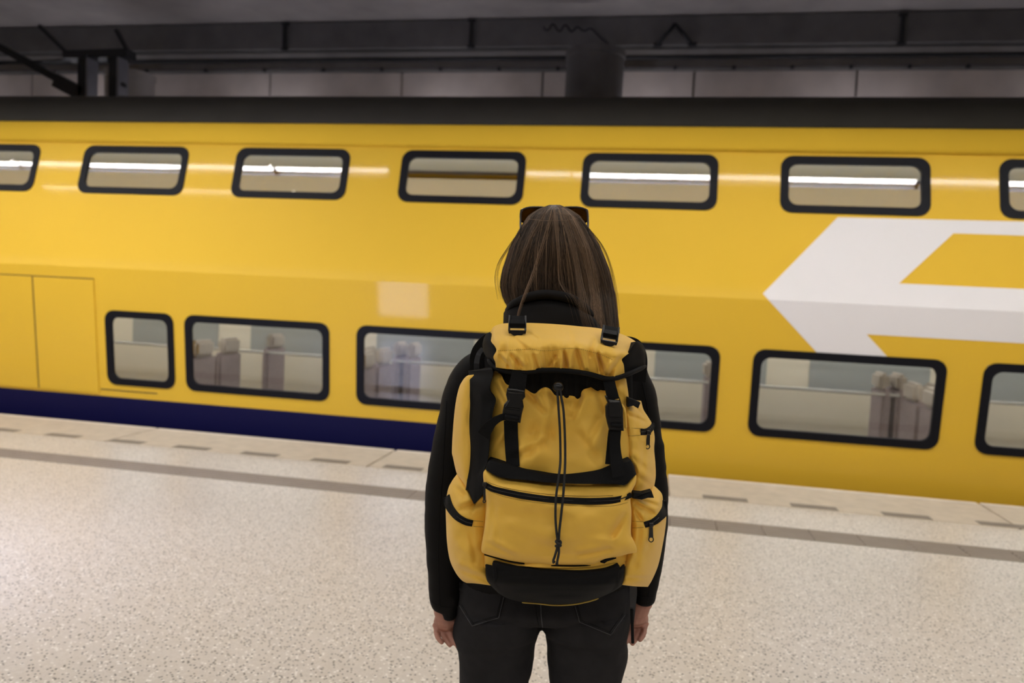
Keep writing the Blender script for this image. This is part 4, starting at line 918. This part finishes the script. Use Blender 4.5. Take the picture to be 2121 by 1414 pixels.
# lid
lid_T = [(1015, 690), (1022, 677), (1036, 671), (1052, 669), (1096, 668.5), (1150, 671), (1200, 675.5), (1243, 680), (1282, 690), (1304, 699), (1321, 710)]
lid_R = [(1321, 710), (1309, 726), (1294, 738), (1288, 745), (1292, 756), (1294, 776)]
lid_B = [(1027, 761), (1052, 764), (1088, 767), (1125, 764), (1162, 763), (1199, 766), (1223, 770.5), (1244, 776), (1260, 779.5), (1276, 779), (1294, 776)]
lid_L = [(1015, 690), (1017, 706), (1025, 717), (1028, 726), (1022, 739), (1026, 750), (1027, 761)]
def lid_y(U, V, G):
    t = np.clip(V / 0.55, 0, 1); y = -0.235 - 0.135 * np.sin(t * math.pi / 2) + 0.010 * np.clip((V - 0.55) / 0.45, 0, 1)
    return y + 0.030 * np.abs(2 * U - 1) ** 6 * (0.5 + 0.5 * V)
def lid_w(G, U, V):
    m_ = np.clip(10 * U * (1 - U), 0, 1); x, y = G[..., 0], G[..., 1]
    g1 = np.abs(vnoise(np.stack([x * 0.052 + 0.006 * (y - 740), y * 0.008], -1), 51)); g2 = np.abs(vnoise(np.stack([x * 0.10 - 0.02 * (y - 740), y * 0.012], -1), 52))
    gather = (0.020 * (0.35 - g1) + 0.009 * (0.35 - g2)) * np.clip((V - 0.28) / 0.4, 0, 1) ** 1.2
    soft = 0.008 * vnoise(np.stack([x * 0.02 + y * 0.008, y * 0.02], -1), 53) * np.clip(V / 0.25, 0, 1)
    fold = -0.010 * np.exp(-((x - 1272 + (y - 745) * 0.9) / 9) ** 2) * np.clip((V - 0.3) / 0.3, 0, 1) + 0.012 * np.exp(-((x - 1284 + (y - 745) * 0.7) / 6) ** 2) * np.clip((V - 0.35) / 0.3, 0, 1)
    left = 0.010 * np.exp(-((x - 1040) / 14) ** 2 - ((y - 722) / 12) ** 2)
    return (-gather + soft + fold + left + creases(G, [(1066, 700, 1090, 722, 5, .007), (1095, 690, 1112, 700, 4, .006), (1230, 705, 1222, 735, 5, .007), (1180, 690, 1186, 712, 6, .004), (1060, 735, 1082, 758, 4, .008), (1106, 735, 1114, 760, 3.5, .008), (1150, 738, 1138, 760, 3.5, .008), (1168, 728, 1174, 760, 3.5, .008), (1196, 726, 1206, 762, 4, .008), (1240, 735, 1252, 772, 4, .010), (1036, 738, 1052, 757, 4, .008)])) * m_
LW_ = pan('lid', lid_T, lid_R, lid_B, lid_L, lid_y, -0.175, M['yellow'], nu=170, nv=80, shrink=0.9, wr=lid_w, dz=-0.018)
pan('lid_side', [(1002, 700), (1007, 692), (1013, 688), (1018, 690)], [(1018, 690), (1021, 706), (1030, 720), (1030, 738), (1030, 760)], [(1012, 746), (1020, 754), (1030, 760)], [(1002, 700), (999.5, 714), (1002, 730), (1012, 746)],
    lambda U, V, G: -0.235 - 0.085 * U * np.sin(np.clip(V + 0.15, 0, 1) * math.pi / 2) - 0.02 * puff(U, V), -0.175, M['black'], nu=30, nv=40, wr=wrinkle(0.006, 0.06, 0.05, 55), dz=-0.01)
pan('lid_side', [(1317, 707), (1322, 707), (1330, 712), (1335, 719)], [(1335, 719), (1337.5, 730), (1337, 757)], [(1288, 778), (1310, 770), (1337, 757)], [(1317, 707), (1300, 728), (1286, 745), (1288, 778)],
    lambda U, V, G: -0.315 + 0.075 * U - 0.025 * puff(U, V) - 0.012 * V, -0.175, M['black'], nu=40, nv=40, wr=wrinkle(0.005, 0.05, 0.03, 56), dz=-0.01)
ptube('lid_binding', [(1011, 744), (1018, 754), (1027, 763), (1052, 769), (1088, 770.5), (1125, 766.5), (1162, 767), (1199, 770.5), (1223, 775), (1244, 781), (1260, 784.5), (1278, 782.5), (1297, 776), (1318, 767), (1336.5, 758)], [0.0030] + [0.0048] * 38 + [0.003], M['black'], yl=[-0.285, -0.335, -0.358, -0.366, -0.366, -0.366, -0.364, -0.358, -0.338, -0.262], n=40)
# stitching across the lid
q = catmull(np.array([(1032, 726), (1064, 724.5), (1100, 723), (1125, 726), (1150, 724.6), (1174, 721), (1199, 722), (1223, 728), (1248, 735.6), (1272, 746)]), 120); parts = []
for i in range(0, 118, 2): parts.append(tubevf([pv(q[i][0], q[i][1], yat(q[i][0], q[i][1], ['lid']) - 0.0006), pv(q[i + 1][0], q[i + 1][1], yat(q[i + 1][0], q[i + 1][1], ['lid']) - 0.0006)], 0.0006, 4))
tag(mk('stitching', *merge(parts), M['stitch'], pk, False, PO), kind='stuff')
# side pockets
pan('side_pocket', [(960, 785), (966, 779), (972, 777), (985, 775)], [(985, 775), (986, 840), (984, 950), (972, 1014)], [(958, 1003), (966, 1012), (972, 1014)], [(960, 785), (951, 802), (943.5, 836), (938.5, 885), (936, 934), (938, 946), (946, 980), (958, 1003)],
    lambda U, V, G: -0.220 - 0.075 * np.clip(1 - (1 - U) ** 2.2, 0, 1) ** 0.5 - 0.012 * puff(U, V), -0.160, M['yellow'], nu=36, nv=70, wr=wrinkle(0.005, 0.05, 0.012, 61, 0.002))
pan('side_panel', [(970, 767.5), (990, 767), (1020, 764)], [(1020, 764), (1021, 777), (1015, 800), (1016, 812), (1027, 829), (1020, 858), (1013, 930), (1010, 955), (1003, 974), (1001, 1000), (1003, 1020)], [(964, 1014), (970, 1016), (980, 1040), (984, 1042), (1003, 1020)], [(970, 767.5), (973, 790), (972.5, 836), (970.7, 885), (972, 946), (966, 1005), (964, 1014)],
    lambda U, V, G: -0.300 - 0.048 * U ** 0.8 + 0.03 * np.exp(-(V / 0.06) ** 2) * (1 - U), -0.17, M['black'], nu=30, nv=80, wr=wrinkle(0.004, 0.04, 0.012, 62))
pan('side_pocket', [(946, 982), (957, 997), (967, 1013), (976, 1030), (983, 1043), (992, 1034), (1003, 1023), (1012, 1026)], [(1012, 1026), (1006, 1085), (1000, 1136), (1006, 1150), (1009, 1190), (1016, 1212)], [(966, 1207), (985, 1208), (1016, 1212)], [(946, 982), (936, 996), (928, 1013), (923.5, 1043), (924, 1085), (926, 1124), (932, 1160), (944, 1186), (956, 1201), (966, 1207)],
    lambda U, V, G: -0.225 - 0.080 * np.clip(1 - (1 - U) ** 2.4, 0, 1) ** 0.5 - 0.020 * puff(U, V), -0.155, M['yellow'], nu=60, nv=80, wr=lambda G, U, V: wrinkle(0.007, 0.03, 0.02, 63, 0.0025)(G, U, V) + creases(G, [(936, 1002, 962, 1024, 6, .008), (956, 1052, 1000, 1040, 7, .010), (950, 1178, 1008, 1200, 6, .008), (975, 1100, 985, 1160, 8, .005)]) * np.clip(6 * U * (1 - U), 0, 1))
pan('side_pocket', [(1294, 842), (1302, 832), (1318, 836), (1328, 830)], [(1328, 830), (1333, 848), (1343, 864), (1351, 879), (1356, 905), (1355, 930), (1357.5, 960), (1358, 989), (1353, 1016)], [(1310, 1024), (1330, 1024), (1353, 1016)], [(1294, 842), (1298, 885), (1301, 946), (1312, 965), (1316, 985), (1310, 1024)],
    lambda U, V, G: -0.305 + 0.085 * U ** 2.2 - 0.022 * puff(U, V), -0.160, M['yellow'], nu=50, nv=80, wr=lambda G, U, V: wrinkle(0.007, 0.05, 0.025, 64, 0.002)(G, U, V) + creases(G, [(1302, 858, 1336, 872, 4, .008), (1318, 844, 1340, 866, 4, .007), (1312, 950, 1345, 975, 7, .005), (1320, 985, 1350, 1005, 6, .006), (1334, 920, 1330, 980, 6, .004)]) * np.clip(6 * U * (1 - U), 0, 1))
plate('pocket_flap_tab', [(1300.5, 823), (1314, 828), (1327, 834), (1322, 846), (1312, 840), (1300, 843)], [-0.330, -0.326, -0.318, -0.324, -0.332, -0.336], 0.02, M['black'])
pan('side_pocket', [(1304, 1022), (1325, 1034), (1345, 1026), (1351, 1003)], [(1351, 1003), (1362, 1012), (1371.5, 1024), (1374, 1045), (1380, 1067), (1378, 1095), (1373, 1126), (1364, 1168), (1352, 1198), (1342, 1215)], [(1289, 1211), (1315, 1214), (1342, 1215)], [(1304, 1022), (1307, 1062), (1306, 1106), (1300, 1140), (1295, 1165), (1293, 1190), (1289, 1211)],
    lambda U, V, G: -0.315 + 0.095 * U ** 2.4 - 0.024 * puff(U, V), -0.155, M['yellow'], nu=60, nv=80, wr=lambda G, U, V: wrinkle(0.007, 0.035, 0.02, 65, 0.0025)(G, U, V) + creases(G, [(1316, 1042, 1352, 1062, 5, .009), (1330, 1036, 1362, 1046, 4, .006), (1316, 1060, 1330, 1076, 4, .006), (1325, 1100, 1318, 1170, 8, .006), (1300, 1196, 1344, 1198, 4, .004)]) * np.clip(6 * U * (1 - U), 0, 1))
SP = ['side_pocket']
plate('pocket_band', [(1312, 1020), (1331, 1022), (1350, 1017), (1355, 1031), (1342, 1031), (1329, 1035), (1316, 1032), (1310, 1032)], [-0.338, -0.338, -0.325, -0.325, -0.335, -0.345, -0.345, -0.342], 0.02, M['black'])
# zips of the side pockets
def zipper(path, width, on, lift=0.0025):
    z = ribbon('zip', path, width, 0, M['black'], on=on, lift=lift, n=44)
    q = ptube('zip_teeth', path, 0.0011, M['plastic'], on=on, lift=lift + 0.0012, parent=z, n=60, sides=5); return z
def puller(x0, y0, x1, y1, w_, yl):
    """slider body, tab and ring of a zip pull"""
    d = np.array([x1 - x0, y1 - y0], float); ln = np.linalg.norm(d); d /= ln; n_ = np.array([-d[1], d[0]])
    sl = plate('zip_slider', [np.array([x0, y0]) + n_ * a - d * b_ for a, b_ in ((-5, -4), (5, -4), (4.5, 4), (-4.5, 4))], yl - 0.004, 0.005, M['ringm'])
    o0 = np.array([x0, y0]) + d * 4; L2 = ln - 4 - w_
    plate('pull_tab', [o0 + n_ * a + d * b_ for a, b_ in ((-w_ * .38, 0), (w_ * .38, 0), (w_ * .5, L2), (-w_ * .5, L2))], yl - 0.006, 0.0016, M['ringm'], parent=sl, cham=0.0005)
    c = o0 + d * (L2 + w_ * 0.35); th = np.linspace(0, 2 * np.pi, 20)
    ptube('pull_ring', [tuple(c + n_ * math.cos(t) * w_ * .5 + d * math.sin(t) * w_ * .55) for t in th], 0.0011, M['ringm'], yl=[yl - 0.0055], parent=sl, n=40, sides=6)
zipper([(925, 1025), (929, 1040), (935, 1054), (948, 1070), (964, 1080), (979, 1084)], [12, 13, 13, 12.5], SP)
zipper([(1335, 1087), (1353, 1081), (1367, 1068), (1375, 1052), (1376, 1036)], [12, 13, 10, 7], SP)
zipper([(1327, 894), (1340, 893), (1350, 884), (1353, 876)], [14, 13, 9, 6], SP)
for pts in ([(981, 1078), (1001, 1080)], [(981, 1090), (1001, 1091)], [(1310, 1079), (1333, 1080)], [(1310, 1093), (1333, 1092)], [(1302, 886), (1326, 887)], [(1302, 902), (1326, 901)]):
    ptube('tape_stitch', pts, 0.0006, M['stitch'], on=SP, lift=0.0006, n=12, sides=4)
puller(1349, 1087, 1348.5, 1123, 9.5, yat(1349, 1090, SP) - 0.006); puller(1344, 896, 1341, 930, 8.5, yat(1344, 900, SP) - 0.014)
# front pocket
fp_T = [(1006, 972), (1037, 987), (1088, 993), (1145, 999), (1223, 1000.5), (1272, 1000.5), (1294, 1002.5), (1307, 991), (1318, 981)]
fp_B = [(999, 1144.5), (1027, 1153), (1064, 1162), (1113, 1167), (1174, 1169), (1223, 1168), (1240, 1163), (1253, 1157.5), (1277, 1153), (1297, 1148), (1318, 1143.5)]
fp_L = [(1006, 972), (1001, 980), (1002.5, 1004), (1008, 1040), (1004, 1087), (997, 1134), (999, 1144.5)]
fp_R = [(1318, 981), (1317, 1000), (1306, 1025), (1308, 1062), (1307, 1104), (1314, 1122), (1319, 1137), (1318, 1143.5)]
def fp_w(G, U, V):
    x, y = G[..., 0], G[..., 1]; m_ = np.clip(9 * U * (1 - U), 0, 1) * np.clip(9 * V * (1 - V), 0, 1)
    dent = 0.020 * np.exp(-(((x - 1292) + (y - 1085) * 0.55) / 15) ** 2 - ((y - 1085) / 26) ** 2) - 0.012 * np.exp(-(((x - 1308) + (y - 1110) * 0.2) / 14) ** 2 - ((y - 1128) / 22) ** 2) - 0.007 * np.exp(-((x - 1250) / 22) ** 2 - ((y - 1118) / 9) ** 2)
    left = 0.009 * np.exp(-((x - 1024 - (y - 1060) * 0.14) / 7) ** 2) * np.exp(-((y - 1075) / 40) ** 2)
    return (0.010 * vnoise(np.stack([x * 0.012 + y * 0.01, y * 0.022 - x * 0.008], -1), 71) + 0.002 * vnoise(G * [0.05, 0.06], 72) + dent + left + creases(G, [(1012, 1125, 1062, 1152, 6, .007), (1200, 1150, 1262, 1138, 6, .007), (1296, 1066, 1270, 1108, 6, .008), (1020, 1060, 1012, 1110, 6, .006), (1100, 1060, 1180, 1078, 12, .003), (1060, 1100, 1130, 1130, 12, .004)])) * m_
pan('front_pocket', fp_T, fp_R, fp_B, fp_L, lambda U, V, G: -0.352 - 0.048 * puff(U, V, 3, 3) - 0.006 * V, -0.25, M['yellow'], nu=120, nv=90, shrink=0.96, wr=fp_w)
pan('pocket_collar', [(1013, 953.5), (1051, 962), (1093, 974), (1132, 981.7), (1174, 983), (1223, 977), (1262, 968), (1307, 953)], [(1307, 953), (1313, 965), (1318, 982)], [(1006, 973), (1037, 988), (1088, 994), (1145, 1000), (1223, 1002), (1272, 1002), (1294, 1004), (1307, 992), (1318, 982)], [(1013, 953.5), (1007, 964), (1006, 973)],
    lambda U, V, G: -0.352 - 0.022 * puff(U, 0.5 + 0 * V, 4, 2) - 0.016 * V * np.clip(1 - np.abs(2 * U - 1) ** 4, 0, 1), -0.25, M['black'], nu=80, nv=20, shrink=0.98, wr=wrinkle(0.004, 0.03, 0.03, 75))
FP = ['front_pocket', 'pocket_collar']
zipper([(1004, 1003), (1016, 1010), (1032, 1015.5), (1076, 1025), (1125, 1032), (1174, 1035.6), (1223, 1037.6), (1272, 1035.6), (1294, 1030), (1308, 1024)], [10, 13.5, 14, 14, 14, 14, 14, 9], ['front_pocket'])
puller(1004, 1003, 1003, 1041, 5, -0.372)
ptube('pocket_piping', [(1003, 1148), (1027, 1155), (1064, 1164), (1113, 1169.5), (1174, 1171.5), (1223, 1170), (1250, 1163), (1276, 1155)], 0.0014, M['black'], yl=[-0.346, -0.352, -0.356, -0.356, -0.352, -0.345], n=50)
plate('piping_patch', [(1244, 1165), (1254, 1157), (1273, 1154), (1262, 1160), (1252, 1167)], -0.362, 0.01, M['black'])
ptube('pocket_stitch', [(1010, 998), (1040, 1008), (1080, 1016), (1125, 1022), (1174, 1026), (1223, 1027), (1270, 1026)], 0.0005, M['stitch'], on=FP, lift=0.0006, n=70, sides=4)
ptube('pocket_stitch', [(1012, 1016), (1040, 1027), (1080, 1036), (1125, 1042), (1174, 1046), (1223, 1048), (1270, 1047), (1300, 1040)], 0.0005, M['stitch'], on=['front_pocket'], lift=0.0006, n=70, sides=4)
# lower yellow strip and black base
pan('base_strip', [(1003, 1146), (1080, 1160), (1174, 1164), (1240, 1158), (1297, 1144)], [(1297, 1144), (1296, 1172)], [(1004, 1176), (1060, 1181), (1125, 1188), (1199, 1191), (1250, 1187), (1296, 1172)], [(1003, 1146), (1004, 1176)],
    lambda U, V, G: -0.318 - 0.030 * puff(U, 0.5 + 0 * V, 3, 2), -0.2, M['yellow'], nu=60, nv=14, shrink=0.98)
base_w = lambda G, U, V: (0.005 * vnoise(G * [0.02, 0.05], 81) + 0.004 * vnoise(G * [0.012, 0.1], 82)) * np.clip(8 * U * (1 - U), 0, 1) * np.clip(8 * V * (1 - V), 0, 1)
pan('base', [(1005, 1170), (1013, 1172.5), (1021, 1174), (1021.5, 1165), (1052, 1171.5), (1090, 1177), (1125, 1181.5), (1199, 1185), (1248, 1181), (1270, 1175), (1282.5, 1170), (1284.5, 1180), (1294, 1169)], [(1294, 1169), (1292, 1195), (1289, 1211), (1272, 1224)], [(1032, 1228), (1052, 1239), (1081, 1246.5), (1113, 1249), (1147, 1252), (1186, 1250.5), (1216, 1245), (1243, 1237), (1272, 1224)], [(1005, 1170), (1007, 1195), (1012, 1207), (1032, 1228)],
    lambda U, V, G: -0.325 - 0.032 * puff(U, 0.5 + 0 * V, 3, 2) - 0.004 + 0.10 * np.clip((V - 0.3) / 0.7, 0, 1) ** 2, -0.165, M['black'], nu=90, nv=50, shrink=0.86, wr=base_w)
ptube('base_piping', [(1081, 1247.5), (1113, 1249.5), (1147, 1253), (1186, 1251.5), (1216, 1246), (1240, 1239)], [0.0008] + [0.0016] * 28 + [0.0008], M['piping'], yl=[-0.262, -0.262, -0.262, -0.262], n=30)
ptube('base_zip_cord', [(1027, 1176), (1029, 1190), (1027, 1206)], 0.0010, M['web'], yl=[-0.352, -0.356, -0.352], n=10, sides=5)
# compression straps with side release buckles
MS = ['main_sack']
ribbon('strap', [(1077, 768), (1073, 790), (1069, 812)], [32, 34, 36], [-0.362, -0.368, -0.372], M['web'])
ribbon('strap', [(1058, 870), (1059, 905), (1061, 940), (1063, 966)], [29, 28.5, 28, 27], 0, M['web'], on=MS, lift=0.004)
ribbon('strap', [(1260, 782), (1264, 800), (1271, 828)], [24, 24, 25], [-0.356, -0.362, -0.366], M['web'])
ribbon('strap', [(1273, 888), (1270, 910), (1268, 935), (1265, 962)], [24, 23, 24, 23], [-0.368, -0.366, -0.366, -0.372], M['web'])
ribbon('strap_end', [(1276, 890), (1274, 915), (1275, 940), (1279, 965), (1283, 987)], [22, 22, 24, 27, 28], [-0.372, -0.376, -0.382, -0.392, -0.398], M['web'])
ribbon('strap_end', [(1052, 863), (1040, 864), (1026, 871), (1012, 884), (1000, 902)], [14, 14, 17, 24, 26], [-0.378, -0.382, -0.376, -0.368, -0.362], M['web'])
def buckle(outline, waist, lower, bar_, yl):
    e_ = plate('buckle', outline, yl, 0.010, M['plastic'], cham=0.002)
    plate('buckle_latch', waist, yl - 0.0028, 0.004, M['plastic'], parent=e_, cham=0.0016)
    plate('buckle_loop', lower, yl - 0.002, 0.004, M['plastic'], parent=e_, cham=0.0016)
    q = np.array(bar_, float); ptube('webbing_turn', [tuple(q[0]), tuple(q[1])], 0.0042, M['web'], yl=[yl - 0.003], parent=e_, n=6, sides=10)
buckle([(1050.5, 804.5), (1069, 806), (1087, 809.5), (1088, 822), (1082.5, 829), (1085, 842), (1081, 858), (1078, 876), (1039, 869.5), (1041, 852), (1044, 838), (1051, 830), (1048, 818)],
       [(1053, 812), (1084, 815), (1080, 830), (1078, 847), (1046, 843), (1054, 829)], [(1043, 846), (1080, 851), (1079, 857), (1042, 852)], [(1045, 862), (1075, 867)], -0.379)
buckle([(1253, 820), (1257.5, 820), (1260.5, 827.5), (1272, 829), (1283.5, 829), (1284, 823.5), (1287, 834), (1290.5, 846), (1291.5, 868), (1292.5, 892.5), (1262, 891), (1258, 876), (1255, 862), (1254.5, 842), (1259, 835)],
       [(1262, 831), (1284, 831), (1287, 848), (1287, 865), (1262, 864), (1261, 848)], [(1258, 867), (1290, 869), (1290.5, 873.5), (1259.5, 871.5)], [(1265, 880), (1289, 882)], -0.379)
ptube('lash_loop', [(1287, 838), (1293, 848), (1295, 866), (1296, 885)], 0.0028, M['yellow'], yl=[-0.352, -0.36, -0.36, -0.35], n=20)
# ladder lock buckles on the lid
def ladder(c, ax, yl, w_=33.0):
    ax = np.array(ax, float); ax /= np.linalg.norm(ax); n_ = np.array([ax[1], -ax[0]])     # ax points down the strap
    f = lambda a, d: tuple(np.array(c) + n_ * a + ax * d)
    h_ = w_ / 2
    yt = min(yat(*f(0, 34), ['lid']), yat(*f(-10, 38), ['lid']), yat(*f(10, 38), ['lid']), yl) - 0.009
    e_ = plate('ladder_lock', [f(-h_ - 2, 0), f(-h_ + 1.5, 0), f(-h_ + 2, 34), f(-h_ + 4, 38), f(-h_ - 1, 38), f(-h_ - 2.5, 30)], [yl - 0.002] * 2 + [yt] * 3 + [yt], 0.006, M['plastic'], cham=0.001)
    plate('lock_frame', [f(h_ + 2, 0), f(h_ - 1.5, 0), f(h_ - 2, 34), f(h_ - 4, 38), f(h_ + 1, 38), f(h_ + 2.5, 30)], [yl - 0.002] * 2 + [yt] * 3 + [yt], 0.006, M['plastic'], parent=e_, cham=0.001)
    plate('lock_tip', [f(-h_ - 1, 31), f(h_ + 1, 31), f(h_ - 1, 37), f(h_ * 0.45, 42), f(0, 43.5), f(-h_ * 0.45, 42), f(-h_ + 1, 37)], yt - 0.001, 0.006, M['plastic'], parent=e_, cham=0.0016)
    plate('lock_bar', [f(-h_, 22), f(h_, 22), f(h_, 27), f(-h_, 27)], (yl + yt) / 2 - 0.006, 0.004, M['plastic'], parent=e_, cham=0.001)
    qa = [f(0, 1), f(0, 8), f(0, 16), f(0, 24)]
    ribbon('lock_webbing', qa, w_ - 3, [yl + 0.004, yl - 0.008, (yl + yt) / 2 - 0.008, (yl + yt) / 2 - 0.006], M['web'], parent=e_, thick=0.006)
ladder((1072, 653), (-0.02, 1), -0.292); ladder((1267, 675), (-0.17, 1), -0.292, 31)
for c, x in (((1072, 660), 0), ((1267, 682), 0)): ribbon('lid_strap', [(c[0], c[1] - 2), (c[0], c[1] + 10)], 28, [-0.20, -0.262], M['web'], thick=0.006)
# cord lock, cords and knot
mk('cord_lock', *ballvf(pv(1156, 801, -0.378), (0.0105, 0.009, 0.0095), 20, 12), M['plastic'], pk, True, PO)
ptube('cord', [(1154.5, 806), (1155.5, 825), (1157, 848), (1159.5, 885), (1160.7, 925), (1160.5, 959), (1157, 989), (1152, 1026), (1150.5, 1065), (1152, 1095), (1155.5, 1122)], 0.0024, M['cordm'], yl=[-0.382, -0.384, -0.384, -0.384, -0.388, -0.412, -0.420, -0.422, -0.424, -0.424], n=90)
ptube('cord', [(1160, 806), (1163, 825), (1167, 848), (1169.3, 885), (1170.6, 925), (1170.5, 959), (1169, 989), (1166.5, 1026), (1163, 1060), (1159, 1095), (1157, 1122)], 0.0024, M['cordm'], yl=[-0.382, -0.384, -0.384, -0.384, -0.388, -0.412, -0.420, -0.422, -0.424, -0.424], n=90)
th = np.linspace(0, 4 * np.pi, 50); kc = pv(1156.5, 1126, -0.424)
kq = np.stack([kc[0] + 0.0042 * np.cos(th), kc[1] + 0.0034 * np.sin(th), kc[2] + 0.0050 * np.sin(th * 0.5 + 0.6)], 1)
tube('knot', kq, 0.0026, M['cordm'], pk, 8, PO)
ptube('cord_tail', [(1155, 1130), (1152, 1142), (1149, 1152), (1146, 1161), (1147.5, 1164)], [0.0024] * 22 + [0.003, 0.0034], M['cordm'], yl=[-0.424, -0.424, -0.420, -0.416], n=24)
ptube('cord_tail', [(1157.5, 1130), (1157.5, 1145), (1155, 1158), (1153.5, 1168)], [0.0024] * 22 + [0.0028, 0.003], M['cordm'], yl=[-0.424, -0.424, -0.420, -0.414], n=24)
# hip belt strap hanging on the right
ribbon('belt_strap', [(1311, 1200), (1312, 1225), (1311, 1255), (1309.5, 1290)], [15, 15, 11, 7], [-0.150, -0.158, -0.160, -0.158], M['greyweb'])
ptube('belt_strap_end', [(1309, 1262), (1309.5, 1290), (1310, 1315), (1310.5, 1331)], 0.0036, M['web'], yl=[-0.162, -0.162, -0.160, -0.158], n=20)
for o in list(bpy.data.objects):
    if o.type == 'MESH' and o.data.polygons and o.name.split('.')[0] in ('strap', 'strap_end'): o.data.polygons.foreach_set('use_smooth', [False] * len(o.data.polygons))
